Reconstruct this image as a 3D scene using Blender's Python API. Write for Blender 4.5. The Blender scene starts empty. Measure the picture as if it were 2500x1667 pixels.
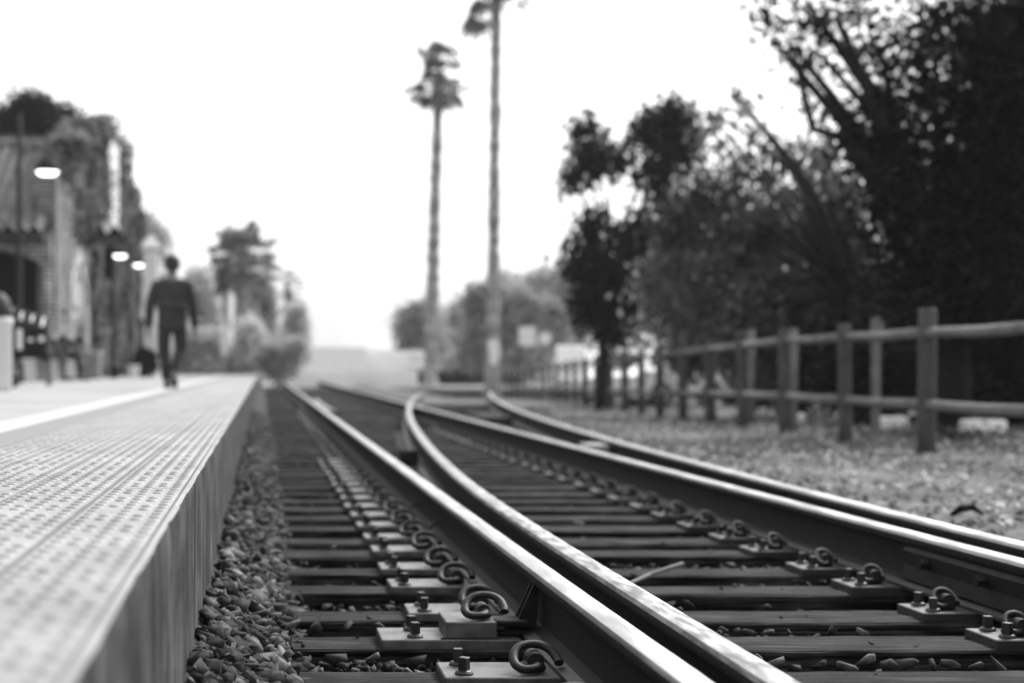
import bpy, bmesh, math, random
import numpy as np
from mathutils import Vector, Matrix, Euler
random.seed(7); rng = np.random.default_rng(7)
C = bpy.context.scene
R = math.radians
# ------------------------------------------------------------------ camera
F = 3600.0; VX, VY = 643.0, 895.0; CAMZ = 0.80
cam_d = bpy.data.cameras.new('camera'); cam = bpy.data.objects.new('camera', cam_d)
C.collection.objects.link(cam); C.camera = cam
cam.location = (0, 0, CAMZ); cam.rotation_euler = (R(90), 0, 0)
cam_d.sensor_width = 36; cam_d.lens = F / 2500 * 36
cam_d.shift_x = (1250 - VX) / 2500; cam_d.shift_y = (VY - 833.5) / 2500
cam_d.clip_start = 0.05; cam_d.clip_end = 4000
cam_d.dof.use_dof = True; cam_d.dof.focus_distance = 3.75; cam_d.dof.aperture_fstop = 2.1
C.render.resolution_x = 1024; C.render.resolution_y = 682
# ------------------------------------------------------------------ world, sun, exposure
SUN_EL, SUN_AZ = 42.0, 40.0
w = bpy.data.worlds.new('World'); C.world = w; w.use_nodes = True
nt = w.node_tree; nt.nodes.clear()
sky = nt.nodes.new('ShaderNodeTexSky'); sky.sky_type = 'NISHITA'; sky.sun_disc = False
sky.sun_elevation = R(SUN_EL); sky.sun_rotation = R(SUN_AZ); sky.dust_density = 6; sky.air_density = 1.2
bw = nt.nodes.new('ShaderNodeRGBToBW'); bg = nt.nodes.new('ShaderNodeBackground'); bg.inputs[1].default_value = 0.12
wo = nt.nodes.new('ShaderNodeOutputWorld')
nt.links.new(sky.outputs[0], bw.inputs[0]); pw = nt.nodes.new('ShaderNodeMath'); pw.operation = 'POWER'; pw.inputs[1].default_value = 0.4   # thin bright cloud veil evens the sky out
ml = nt.nodes.new('ShaderNodeMath'); ml.operation = 'MULTIPLY'; ml.inputs[1].default_value = 1.9
nt.links.new(bw.outputs[0], pw.inputs[0]); nt.links.new(pw.outputs[0], ml.inputs[0]); nt.links.new(ml.outputs[0], bg.inputs[0]); nt.links.new(bg.outputs[0], wo.inputs[0])
sd = bpy.data.lights.new('sun', 'SUN'); sd.energy = 1.5; sd.angle = R(20); sd.color = (1, 1, 1)
so = bpy.data.objects.new('sun', sd); C.collection.objects.link(so)
so.rotation_euler = (R(-(90 - SUN_EL)), 0, R(-SUN_AZ))
C.view_settings.view_transform = 'Standard'; C.view_settings.look = 'None'; C.view_settings.gamma = 1
C.view_settings.exposure = 1.85; C.view_settings.use_curve_mapping = False
C.render.engine = 'CYCLES'

# ------------------------------------------------------------------ materials
def mat(name, a, b=None, rough=0.7, metal=0.0, scale=8.0, vec=(1, 1, 1), bump=0.0, bscale=None, spec=0.5,
        detail=6, island=0.0, contrast=1.0, emit=0.0, rough2=None, thin=False, trans=0.0, mix2=None):
    K = 1.0 if metal > .9 else (.55 if max(a, b or a) < .061 else 1.05)
    b = min(.85, (a if b is None else b) * K); a = min(.82, a * K)
    m = bpy.data.materials.new(name); m.use_nodes = True
    n = m.node_tree.nodes; l = m.node_tree.links; p = n['Principled BSDF']
    p.inputs['Roughness'].default_value = rough; p.inputs['Metallic'].default_value = metal
    p.inputs['Specular IOR Level'].default_value = spec
    p.inputs['Base Color'].default_value = (a, a, a, 1)
    if b is None: b = a
    if a != b or bump or rough2 is not None:
        tc = n.new('ShaderNodeTexCoord'); mp = n.new('ShaderNodeMapping'); mp.inputs['Scale'].default_value = vec
        l.new(tc.outputs['Object'], mp.inputs['Vector'])
        no = n.new('ShaderNodeTexNoise'); no.inputs['Scale'].default_value = scale; no.inputs['Detail'].default_value = detail
        l.new(mp.outputs[0], no.inputs['Vector'])
        mr = n.new('ShaderNodeMapRange'); k = 0.5 / contrast * 0.5
        mr.inputs['From Min'].default_value = 0.5 - k; mr.inputs['From Max'].default_value = 0.5 + k
        mr.inputs['To Min'].default_value = a; mr.inputs['To Max'].default_value = b
        l.new(no.outputs['Fac'], mr.inputs['Value'])
        last = mr.outputs[0]
        if island:
            g = n.new('ShaderNodeNewGeometry'); pw = n.new('ShaderNodeMath'); pw.operation = 'POWER'; pw.inputs[1].default_value = 4.0
            l.new(g.outputs['Random Per Island'], pw.inputs[0])
            ma = n.new('ShaderNodeMath'); ma.operation = 'MULTIPLY_ADD'
            l.new(pw.outputs[0], ma.inputs[0]); ma.inputs[1].default_value = island; ma.inputs[2].default_value = 1.0
            mu = n.new('ShaderNodeMath'); mu.operation = 'MULTIPLY'; l.new(last, mu.inputs[0]); l.new(ma.outputs[0], mu.inputs[1]); last = mu.outputs[0]
        if mix2:
            s2, lo, hi = mix2; n2 = n.new('ShaderNodeTexNoise'); n2.inputs['Scale'].default_value = s2; n2.inputs['Detail'].default_value = 7; l.new(tc.outputs['Object'], n2.inputs['Vector'])
            r2 = n.new('ShaderNodeMapRange'); r2.inputs['From Min'].default_value = .38; r2.inputs['From Max'].default_value = .62; r2.inputs['To Min'].default_value = lo; r2.inputs['To Max'].default_value = hi
            l.new(n2.outputs['Fac'], r2.inputs['Value']); m3 = n.new('ShaderNodeMath'); m3.operation = 'MULTIPLY'; l.new(last, m3.inputs[0]); l.new(r2.outputs[0], m3.inputs[1]); last = m3.outputs[0]
        l.new(last, p.inputs['Base Color'])
        if rough2 is not None:
            m2 = n.new('ShaderNodeMapRange'); m2.inputs['From Min'].default_value = .35; m2.inputs['From Max'].default_value = .65
            m2.inputs['To Min'].default_value = rough; m2.inputs['To Max'].default_value = rough2
            l.new(no.outputs['Fac'], m2.inputs['Value']); l.new(m2.outputs[0], p.inputs['Roughness'])
        if bump:
            nb = n.new('ShaderNodeTexNoise'); nb.inputs['Scale'].default_value = bscale or scale; nb.inputs['Detail'].default_value = 8
            l.new(mp.outputs[0], nb.inputs['Vector'])
            bu = n.new('ShaderNodeBump'); bu.inputs['Strength'].default_value = 1.0; bu.inputs['Distance'].default_value = bump
            l.new(nb.outputs['Fac'], bu.inputs['Height']); l.new(bu.outputs[0], p.inputs['Normal'])
    if trans:
        tr = n.new('ShaderNodeBsdfTranslucent'); mx = n.new('ShaderNodeMixShader'); mx.inputs[0].default_value = trans
        src = p.inputs['Base Color'].links[0].from_socket; l.new(src, tr.inputs['Color']); out = [q for q in n if q.type == 'OUTPUT_MATERIAL'][0]
        l.new(p.outputs[0], mx.inputs[1]); l.new(tr.outputs[0], mx.inputs[2]); l.new(mx.outputs[0], out.inputs['Surface'])
    if emit:
        p.inputs['Emission Color'].default_value = (1, 1, 1, 1); p.inputs['Emission Strength'].default_value = emit
    return m
def brick_mat(name, axis, c1, c2, mortar):
    m = bpy.data.materials.new(name); m.use_nodes = True
    n = m.node_tree.nodes; l = m.node_tree.links; p = n['Principled BSDF']; p.inputs['Roughness'].default_value = .85
    tc = n.new('ShaderNodeTexCoord'); se = n.new('ShaderNodeSeparateXYZ'); co = n.new('ShaderNodeCombineXYZ')
    l.new(tc.outputs['Object'], se.inputs[0]); l.new(se.outputs[axis], co.inputs[0]); l.new(se.outputs['Z'], co.inputs[1])
    br = n.new('ShaderNodeTexBrick'); l.new(co.outputs[0], br.inputs['Vector'])
    br.inputs['Color1'].default_value = (c1,) * 3 + (1,); br.inputs['Color2'].default_value = (c2,) * 3 + (1,); br.inputs['Mortar'].default_value = (mortar,) * 3 + (1,)
    br.inputs['Scale'].default_value = 1; br.inputs['Brick Width'].default_value = .3; br.inputs['Row Height'].default_value = .1; br.inputs['Mortar Size'].default_value = .014
    no = n.new('ShaderNodeTexNoise'); no.inputs['Scale'].default_value = 1.7; l.new(tc.outputs['Object'], no.inputs['Vector'])
    mr = n.new('ShaderNodeMapRange'); mr.inputs['From Min'].default_value = .3; mr.inputs['From Max'].default_value = .7; mr.inputs['To Min'].default_value = .45; mr.inputs['To Max'].default_value = 1.3
    l.new(no.outputs['Fac'], mr.inputs['Value'])
    mx = n.new('ShaderNodeVectorMath'); mx.operation = 'SCALE'; l.new(br.outputs['Color'], mx.inputs[0]); l.new(mr.outputs[0], mx.inputs['Scale'])
    l.new(mx.outputs[0], p.inputs['Base Color'])
    return m
M = {}
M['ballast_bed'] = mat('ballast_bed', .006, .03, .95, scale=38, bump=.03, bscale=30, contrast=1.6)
M['gravel_bed'] = mat('gravel_bed', .02, .15, .95, scale=9, bump=.03, bscale=25, contrast=1.5, mix2=(1.3, .5, 1.3))
M['soil'] = mat('soil', .02, .06, .95, scale=3, bump=.04, bscale=9)
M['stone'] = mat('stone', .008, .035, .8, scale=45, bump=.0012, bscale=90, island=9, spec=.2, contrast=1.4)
M['pebble'] = mat('pebble', .03, .09, .85, scale=45, island=3.5, spec=.3)
M['tie'] = mat('tie_wood', .001, .060, .75, scale=9, vec=(.35, 8, 8), bump=.016, bscale=12, contrast=2.3, spec=.08, mix2=(5, .35, 1.5))
M['rust'] = mat('rusty_steel', .006, .02, .7, scale=22, bump=.0012, bscale=120, contrast=1.3, spec=.2)
M['foot'] = mat('dusty_steel', .018, .045, .55, scale=16, bump=.001, bscale=160, spec=.5)
M['railtop'] = mat('worn_rail_head', .25, .42, .36, metal=1.0, scale=9, vec=(3, .5, 3), rough2=.46, contrast=1.5)
M['railtop2'] = mat('scuffed_rail_head', .11, .35, .40, metal=1.0, scale=14, vec=(3, .6, 3), rough2=.5, contrast=2.0, bump=.0006, bscale=90)
M['plate'] = mat('tie_plate_steel', .062, .085, .44, scale=30, bump=.0008, bscale=220, contrast=1.6, spec=.42, mix2=(14, .55, 1.25))
M['clip'] = mat('clip_steel', .010, .030, .58, scale=60, bump=.0010, bscale=160, spec=.3, contrast=1.6)
M['screw'] = mat('screw_steel', .016, .035, .45, scale=60, spec=.5)
M['concrete'] = mat('platform_concrete', .235, .27, .8, scale=2.2, bump=.0015, bscale=120, spec=.5, mix2=(.9, .88, 1.08))
M['band'] = mat('asphalt_band', .15, .18, .8, scale=5, bump=.001, bscale=160)
M['tactile'] = mat('tactile_tile', .20, .26, .58, scale=6, bump=.0012, bscale=260, contrast=1.4, spec=.5, mix2=(3.5, .82, 1.08))
M['joint'] = mat('joint_mortar', .10, .14, .9, scale=40)
M['line'] = mat('white_line_paint', .34, .42, .6, scale=9)
M['kerb'] = mat('stained_platform_wall', .003, .08, .9, scale=4.0, vec=(1, 2.8, .5), bump=.012, bscale=11, contrast=1.2, spec=.2, detail=12, mix2=(7, .35, 1.35))
M['brickx'] = brick_mat('brick_side', 'Y', .05, .12, .26)
M['brickf'] = brick_mat('brick_front', 'X', .08, .19, .42)
M['stucco'] = mat('pale_stucco', .55, .68, .9, scale=1.5)
M['trim'] = mat('weathered_trim', .30, .44, .9, scale=2.5)
M['white'] = mat('white_paint', .75, .85, .5, scale=2)
M['tile'] = mat('clay_roof_tile', .05, .17, .85, scale=5, contrast=1.2)
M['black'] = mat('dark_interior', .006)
M['darkwood'] = mat('dark_timber', .02, .04, .7, scale=8)
M['dark'] = mat('dark_metal', .016, .03, .8, scale=8, spec=.15)
M['midmetal'] = mat('grey_metal', .22, .3, .4, scale=8, metal=.3)
M['lamp'] = mat('lamp_glow', .9, emit=1.6)
M['glass'] = mat('dark_glass', .02, rough=.08, spec=.8)
M['paleglass'] = mat('sky_bright_glass', .6, rough=.1, spec=.8)  # bright glare at the far road is painted into the window colour
M['rubber'] = mat('rubber', .02)
M['fence'] = mat('fence_timber', .03, .065, .8, scale=7, vec=(1, 1, .6), contrast=1.3, bump=.003, bscale=20)
M['fencerail'] = mat('fence_rail_timber', .08, .17, .75, scale=5, contrast=1.3, bump=.003, bscale=20)
M['bark'] = mat('bark', .006, .018, .9, scale=12, bump=.02)
M['palmbark'] = mat('palm_bark', .15, .38, .9, scale=2.5, vec=(1, 1, 2.2), contrast=1.6, bump=.02)  # bark tone raised to include the haze in front of the palms
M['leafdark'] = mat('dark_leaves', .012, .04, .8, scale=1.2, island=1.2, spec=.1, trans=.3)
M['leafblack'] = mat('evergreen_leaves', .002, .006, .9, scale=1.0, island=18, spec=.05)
M['leafmid'] = mat('grey_green_leaves', .03, .22, .8, scale=.9, contrast=2.0, island=1.2, spec=.1, trans=.4)
M['leaffar'] = mat('pale_leaves', .34, .58, .8, scale=.3, island=.6, trans=.4, spec=.1)  # far foliage: whitening by distance haze is put into this leaf colour
M['leafgrey'] = mat('hazy_grey_leaves', .20, .44, .8, scale=.3, island=.6, trans=.4, spec=.1, contrast=1.6)  # lightened so the colour itself carries the haze over the far trees
M['leafivy'] = mat('ivy_leaves', .02, .20, .8, scale=1.3, contrast=2.2, island=1.0, trans=.3, spec=.1)
M['palmleaf'] = mat('palm_leaves', .07, .15, .7, scale=1, island=.8, trans=.4)
M['hill'] = mat('hill_scrub', .34, .40, .95, scale=.02)  # scrub colour paled to stand in for distance haze
M['skin'] = mat('skin', .13, .18, .6, scale=6)
M['hair'] = mat('hair', .008, .014, .6, scale=30)
M['sweater'] = mat('sweater_knit', .036, .058, .9, scale=9, bump=.006, bscale=14)
M['jeans'] = mat('dark_jeans', .022, .05, .9, scale=6, bump=.006, bscale=12)
M['jeans2'] = mat('faded_jeans', .03, .10, .9, scale=6, bump=.006, bscale=12)
M['shirt'] = mat('grey_jacket', .035, .075, .9, scale=5, bump=.006, bscale=12)
M['shoe'] = mat('black_leather', .01, .02, .5, scale=8)
M['lettering'] = mat('faded_lettering', .16, .22)
M['paper'] = mat('newsprint', .6, .8, .8, scale=14)

# ------------------------------------------------------------------ helpers
def tag(o, label=None, cat=None, group=None, kind=None):
    if label: o['label'] = label
    if cat: o['category'] = cat
    if group: o['group'] = group
    if kind: o['kind'] = kind
    return o
def thing(name, label, cat, loc=(0, 0, 0), rz=0, group=None):
    o = bpy.data.objects.new(name, None); C.collection.objects.link(o)
    o.location = loc; o.rotation_euler = (0, 0, rz); o.empty_display_size = .2
    return tag(o, label, cat, group)
def link(name, me, m, parent=None, smooth=False):
    o = bpy.data.objects.new(name, me); C.collection.objects.link(o)
    for k in (m if isinstance(m, (list, tuple)) else [m]): me.materials.append(M[k])
    if parent: o.parent = parent
    if smooth: me.polygons.foreach_set('use_smooth', [True] * len(me.polygons))
    return o
class MB:
    def __init__(s): s.v = []; s.f = []; s.mi = []
    def add(s, vs, fs, mi=0):
        b = len(s.v); s.v += [tuple(p) for p in vs]; s.f += [tuple(i + b for i in f) for f in fs]; s.mi += [mi] * len(fs); return s
    def box(s, x0, x1, y0, y1, z0, z1, mi=0, M4=None, ch=0.0):
        vs = [(x, y, z) for x in (x0, x1) for y in (y0, y1) for z in (z0, z1)]
        if M4 is not None: vs = [M4 @ Vector(p) for p in vs]
        return s.add(vs, [(0, 1, 3, 2), (4, 6, 7, 5), (0, 4, 5, 1), (2, 3, 7, 6), (0, 2, 6, 4), (1, 5, 7, 3)], mi)
    def rbox(s, x0, x1, y0, y1, z0, z1, c, mi=0, M4=None):   # chamfered box
        xs, ys, zs = (x0, x1), (y0, y1), (z0, z1); bm = bmesh.new()
        bmesh.ops.create_cube(bm, size=1)
        for v in bm.verts: v.co = Vector((x0 + (v.co.x + .5) * (x1 - x0), y0 + (v.co.y + .5) * (y1 - y0), z0 + (v.co.z + .5) * (z1 - z0)))
        bmesh.ops.bevel(bm, geom=bm.edges[:], offset=c, segments=1, affect='EDGES')
        if M4 is not None: bm.transform(M4)
        bm.verts.ensure_lookup_table()
        s.add([v.co[:] for v in bm.verts], [[v.index for v in f.verts] for f in bm.faces], mi); bm.free(); return s
    def tube(s, pts, rad, n=8, mi=0, cap=True, jit=0):
        pts = [Vector(p) for p in pts]
        if not hasattr(rad, '__len__'): rad = [rad] * len(pts)
        rings = []; up = Vector((.13, .21, .97))
        for i, p in enumerate(pts):
            t = (pts[min(i + 1, len(pts) - 1)] - pts[max(i - 1, 0)]).normalized()
            if i == 0:
                a = t.cross(up); a = t.cross(Vector((1, 0, 0))) if a.length < 1e-3 else a; a.normalize()
            else:
                a = (a - t * a.dot(t)); a.normalize()
            b = t.cross(a)
            rings.append([p + (a * math.cos(2 * math.pi * k / n) + b * math.sin(2 * math.pi * k / n)) * rad[i] * (1 + random.uniform(-jit, jit)) for k in range(n)])
        vs = [q for r in rings for q in r]; fs = []
        for i in range(len(pts) - 1):
            for k in range(n): fs.append((i * n + k, i * n + (k + 1) % n, (i + 1) * n + (k + 1) % n, (i + 1) * n + k))
        if cap: fs.append(tuple(range(n))[::-1]); fs.append(tuple((len(pts) - 1) * n + k for k in range(n)))
        return s.add(vs, fs, mi)
    def lathe(s, prof, c=(0, 0, 0), n=20, mi=0):
        vs = [(c[0] + r * math.cos(2 * math.pi * k / n), c[1] + r * math.sin(2 * math.pi * k / n), c[2] + z) for r, z in prof for k in range(n)]
        fs = [(i * n + k, i * n + (k + 1) % n, (i + 1) * n + (k + 1) % n, (i + 1) * n + k) for i in range(len(prof) - 1) for k in range(n)]
        fs.append(tuple(range(n))[::-1]); fs.append(tuple((len(prof) - 1) * n + k for k in range(n)))
        return s.add(vs, fs, mi)
    def ell(s, c, r, n=14, m=9, mi=0):
        prof = [(math.sin(math.pi * i / m) + .001, -math.cos(math.pi * i / m)) for i in range(m + 1)]
        b = len(s.v); s.lathe(prof, (0, 0, 0), n, mi)
        for i in range(b, len(s.v)):
            x, y, z = s.v[i]; s.v[i] = (c[0] + x * r[0], c[1] + y * r[1], c[2] + z * r[2])
        return s
    def prism(s, poly, a0, a1, axis='y', mi=0):   # poly in the plane across the axis
        f = {'y': lambda u, v, a: (u, a, v), 'x': lambda u, v, a: (a, u, v), 'z': lambda u, v, a: (u, v, a)}[axis]
        n = len(poly); vs = [f(u, v, a0) for u, v in poly] + [f(u, v, a1) for u, v in poly]
        fs = [(i, (i + 1) % n, n + (i + 1) % n, n + i) for i in range(n)] + [tuple(range(n))[::-1], tuple(range(n, 2 * n))]
        return s.add(vs, fs, mi)
    def build(s, name, m, parent=None, smooth=False, fix=True):
        me = bpy.data.meshes.new(name); me.from_pydata(s.v, [], s.f); o = link(name, me, m, parent, smooth)
        if len(me.materials) > 1: me.polygons.foreach_set('material_index', s.mi)
        if fix:
            bm = bmesh.new(); bm.from_mesh(me); bmesh.ops.recalc_face_normals(bm, faces=bm.faces[:]); bm.to_mesh(me); bm.free()
        if smooth:
            me.polygons.foreach_set('use_smooth', [True] * len(me.polygons))
        me.update(); return o
def smooth_angle(o, ang=40):
    me = o.data; me.polygons.foreach_set('use_smooth', [True] * len(me.polygons))
    bm = bmesh.new(); bm.from_mesh(me)
    for e in bm.edges:
        if len(e.link_faces) == 2 and e.calc_face_angle(0) > R(ang): e.smooth = False
    bm.to_mesh(me); bm.free()
def npmesh(name, V, Fc, m, parent=None):
    """V (n,3) float, Fc (m,k) int with k fixed"""
    me = bpy.data.meshes.new(name); V = np.asarray(V, np.float32); Fc = np.asarray(Fc, np.int32); k = Fc.shape[1]
    me.vertices.add(len(V)); me.vertices.foreach_set('co', V.ravel())
    me.loops.add(Fc.size); me.loops.foreach_set('vertex_index', Fc.ravel())
    me.polygons.add(len(Fc)); me.polygons.foreach_set('loop_start', np.arange(0, Fc.size, k, dtype=np.int32))
    me.update(calc_edges=True); me.validate()
    return link(name, me, m, parent)
def W(px, py, d): return Vector(((px - VX) / F * d, d, CAMZ + (VY - py) / F * d))
def ip(tab, y):
    xs = [t[0] for t in tab]; return float(np.interp(y, xs, [t[1] for t in tab]))
def spline(tab, y):   # Catmull-Rom through (y, x)
    ys = [t[0] for t in tab]; xs = [t[1] for t in tab]
    i = min(max(np.searchsorted(ys, y) - 1, 0), len(ys) - 2)
    h = ys[i + 1] - ys[i]; t = (y - ys[i]) / h
    def sl(j):
        a, b = max(j - 1, 0), min(j + 1, len(ys) - 1); return (xs[b] - xs[a]) / (ys[b] - ys[a])
    m0, m1 = sl(i) * h, sl(i + 1) * h
    return (2*t**3-3*t*t+1)*xs[i] + (t**3-2*t*t+t)*m0 + (-2*t**3+3*t*t)*xs[i+1] + (t**3-t*t)*m1

# ------------------------------------------------------------------ key layout
XA, XC = 0.817, 2.322
XP = -0.1725; ZP = 0.51
BT = [(-1, .955), (2.75, .978), (5.7, 1.00), (8.2, 1.075), (12.4, 1.33), (18.2, 1.80), (25, 2.50), (31, 3.27), (34, 3.72)]
DT = [(-1, 2.52), (2.75, 2.535), (5, 2.55), (6.9, 2.60), (8.9, 2.68), (12.4, 2.86), (18.2, 3.30), (25, 4.0), (31, 4.78), (34, 5.24)]
XB = lambda y: spline(BT, y)
XD = lambda y: spline(DT, y)
FT = [(8.8, 5.84), (10.9, 5.80), (12.95, 5.82), (14.85, 5.86), (16.8, 5.95), (18.9, 6.15), (21, 6.35), (33.8, 7.65), (45, 8.75), (60, 9.8), (75, 10.1), (95, 10.1)]
def drop(y): return .04 - .0115 * max(0, min(y, 75) - 17)
def gz(x, y):
    if x < XP + .001: return .125
    if x < .12: return .125 - .17 * (x - XP) / (.12 - XP)
    xd = XD(min(y, 33.9)) + .35 if y < 31 else 3.2
    zt = -.075
    if x < xd: return zt
    t = min(1, (x - xd) / .5); z = zt + t * (.03 - zt)
    t2 = min(1, max(0, (x - 4.6) / 1.6)); return z * (1 - t2) + drop(y) * t2

# ------------------------------------------------------------------ ground
xs = sorted(set([-900, -400, -150, -60, -20, -8, -3, -.6, XP - .01, XP, -.1, -.02, .05, .12] + [round(.3 + .25 * i, 3) for i in range(40)] + [11, 12, 14, 17, 22, 30, 45, 80, 200, 500, 900]))
ys = sorted(set([-6, 0, 2] + [round(3 + .4 * i, 2) for i in range(80)] + [37, 40, 44, 50, 56, 62, 70, 80, 100, 150, 250, 400, 800, 1500]))
mb = MB(); nx = len(xs)
for y in ys:
    for x in xs:
        mb.v.append((x, y, gz(x, y) + (random.uniform(-.006, .006) if x > .2 and x < 8 else 0)))
for j in range(len(ys) - 1):
    for i in range(nx - 1):
        x, y = xs[i], ys[j]
        mb.f.append((j * nx + i, j * nx + i + 1, (j + 1) * nx + i + 1, (j + 1) * nx + i))
        xd = (XD(min(y, 33.9)) if y < 31 else 3.0) + .45
        f = ip(FT, y)
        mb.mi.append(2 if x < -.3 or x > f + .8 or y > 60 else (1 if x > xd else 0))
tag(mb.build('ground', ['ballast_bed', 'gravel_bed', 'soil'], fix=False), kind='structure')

mb = MB(); mb.box(-60, 60, 57, 80, -.2, .012)
tag(mb.build('road', 'concrete'), kind='structure')
# platform: slab, bands, white line, tactile tiles
mb = MB(); yy = np.arange(-3, 52.01, .05); n = len(yy)
e = np.array([0.0] * n); 
for k in range(n):
    e[k] = .0012 * math.sin(yy[k] * 9.1) + random.uniform(-.0007, .0007)
    if random.random() < .05: e[k] -= random.uniform(.001, .004)
ee = e
for k in range(n):
    x = XP + ee[k]
    mb.v += [(XP - .014, yy[k], ZP + .0005), (x - .002, yy[k], ZP - .0005), (x + .001 * random.random(), yy[k], ZP - .006 - random.uniform(0, .002)), (XP + .002, yy[k], ZP - .05), (XP, yy[k], -.2)]
for k in range(n - 1):
    for j in range(4):
        a = k * 5 + j; mb.f.append((a, a + 1, a + 6, a + 5)); mb.mi.append(0 if j < 1 else 1)
pf = mb.build('platform_wall', ['tactile', 'kerb'], fix=False); tag(pf, kind='structure')
smooth_angle(pf, 25)
mb = MB(); mb.box(-60, XP - .016, -3, 52, -.2, ZP - .004)
tag(mb.build('platform', 'concrete'), kind='structure')
mb = MB(); mb.box(-1.16, -.953, -3, 52, ZP - .004, ZP - .001)
tag(mb.build('platform_band', 'band'), kind='structure')
mb = MB(); mb.box(-1.37, -1.16, -3, 52, ZP - .004, ZP + .001)
tag(mb.build('platform_line', 'line'), kind='structure')
mb = MB(); mb.box(-.953, XP - .017, -3, 52, ZP - .01, ZP - .0035)
tag(mb.build('tile_bedding', 'joint'), kind='structure')
tb = MB(); T = .195; y = 0.4
xe = [XP - .004, XP - .195, XP - .39, XP - .585, XP - .78]
Vd = []; Fd = []; seg = 12
dome = [(.0136, 0), (.0118, .0027), (.0076, .0041)]
dv = [(r * math.cos(2*math.pi*k/seg), r * math.sin(2*math.pi*k/seg), z) for r, z in dome for k in range(seg)] + [(0, 0, .0045)]
df = [(i*seg+k, i*seg+(k+1) % seg, (i+1)*seg+(k+1) % seg, (i+1)*seg+k) for i in range(2) for k in range(seg)] + [(2*seg+k, 2*seg+(k+1) % seg, 3*seg, 3*seg) for k in range(seg)]
dv = np.array(dv); tris = []
for f in df:
    if f[2] == f[3]: tris.append(f[:3])
    else: tris += [(f[0], f[1], f[2]), (f[0], f[2], f[3])]
tris = np.array(tris); cnt = 0
while y < 51.5:
    for s in range(4):
        x1, x0 = xe[s] - (.0065 if s == 1 else .0025) - (.014 if s == 0 else 0), xe[s + 1] + .0025 + (.004 if s == 0 else 0)
        dz = random.uniform(-.0006, .0006)
        tb.box(x0, x1, y + .0012, y + T - .0012, ZP - .006, ZP + dz * .5)
        if y < 17:
            w_ = (x1 - x0) if s else (x1 - x0 + .004)
            for c in range(5):
                cx = x0 + .019 + c * (w_ - .038) / 4
                rows = (.032, .0975, .163) if c % 2 == 0 else (.062, .128)
                for ry in rows:
                    if random.random() < .012: continue
                    Vd.append(dv * np.array([1, 1, random.uniform(.85, 1.05)]) + np.array([cx, y + ry, ZP + dz * .5 - .0002])); Fd.append(tris + cnt); cnt += len(dv)
    y += T
tag(tb.build('tactile_paving', 'tactile'), kind='structure')
dm = npmesh('tactile_bumps', np.concatenate(Vd), np.concatenate(Fd), 'tactile'); tag(dm, kind='structure')
dm.data.polygons.foreach_set('use_smooth', [True] * len(dm.data.polygons))

# ------------------------------------------------------------------ railway track
track = thing('railway_track', 'railway turnout with shiny rails on dark wooden ties beside the platform', 'railway track', (0, 0, 0))
hh = .186
half = [(0.076, 0), (.076, .011), (.045, .020), (.013, .032), (.009, .06), (.009, .115), (.013, .136), (.034, .146), (.037, .150), (.037, .172), (.031, .1825), (.018, .1855), (.0, .186)]
prof = half + [(-x, z) for x, z in half[-2::-1]]
def rail_mesh(Xf, y0, y1, step, top, name='rail', flare=None):
    mb = MB(); Y = np.arange(y0, y1 + 1e-6, step); n = len(prof)
    for y in Y:
        dx = (Xf(y + .1) - Xf(y - .1)) / .2; L = math.hypot(dx, 1)
        for (u, z) in prof: mb.v.append((Xf(y) + u / L, y - u * dx / L, .024 + z))
    for j in range(len(Y) - 1):
        for i in range(n - 1):
            mb.f.append((j * n + i, j * n + i + 1, (j + 1) * n + i + 1, (j + 1) * n + i))
            zc = (prof[i][1] + prof[i + 1][1]) / 2
            mb.mi.append(1 if zc > .174 else (2 if zc < .025 else 0))
    mb.f.append(tuple(range(n))); mb.mi.append(0)
    mb.f.append(tuple((len(Y) - 1) * n + k for k in range(n))); mb.mi.append(0)
    o = mb.build(name, ['rust', top, 'foot'], track); smooth_angle(o, 38); return o
rail_mesh(lambda y: XA, -1, 130, .8, 'railtop')
rail_mesh(XB, -.8, 33.5, .35, 'railtop2')
rail_mesh(lambda y: XC, -1, 130, .8, 'railtop')
rail_mesh(XD, -.8, 33.5, .35, 'railtop')
# guard rail beside the frog
rail_mesh(lambda y: XA + .11 + (.05 if y < 20.6 or y > 26.4 else 0), 20, 27, .35, 'railtop2', 'guard_rail')
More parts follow.
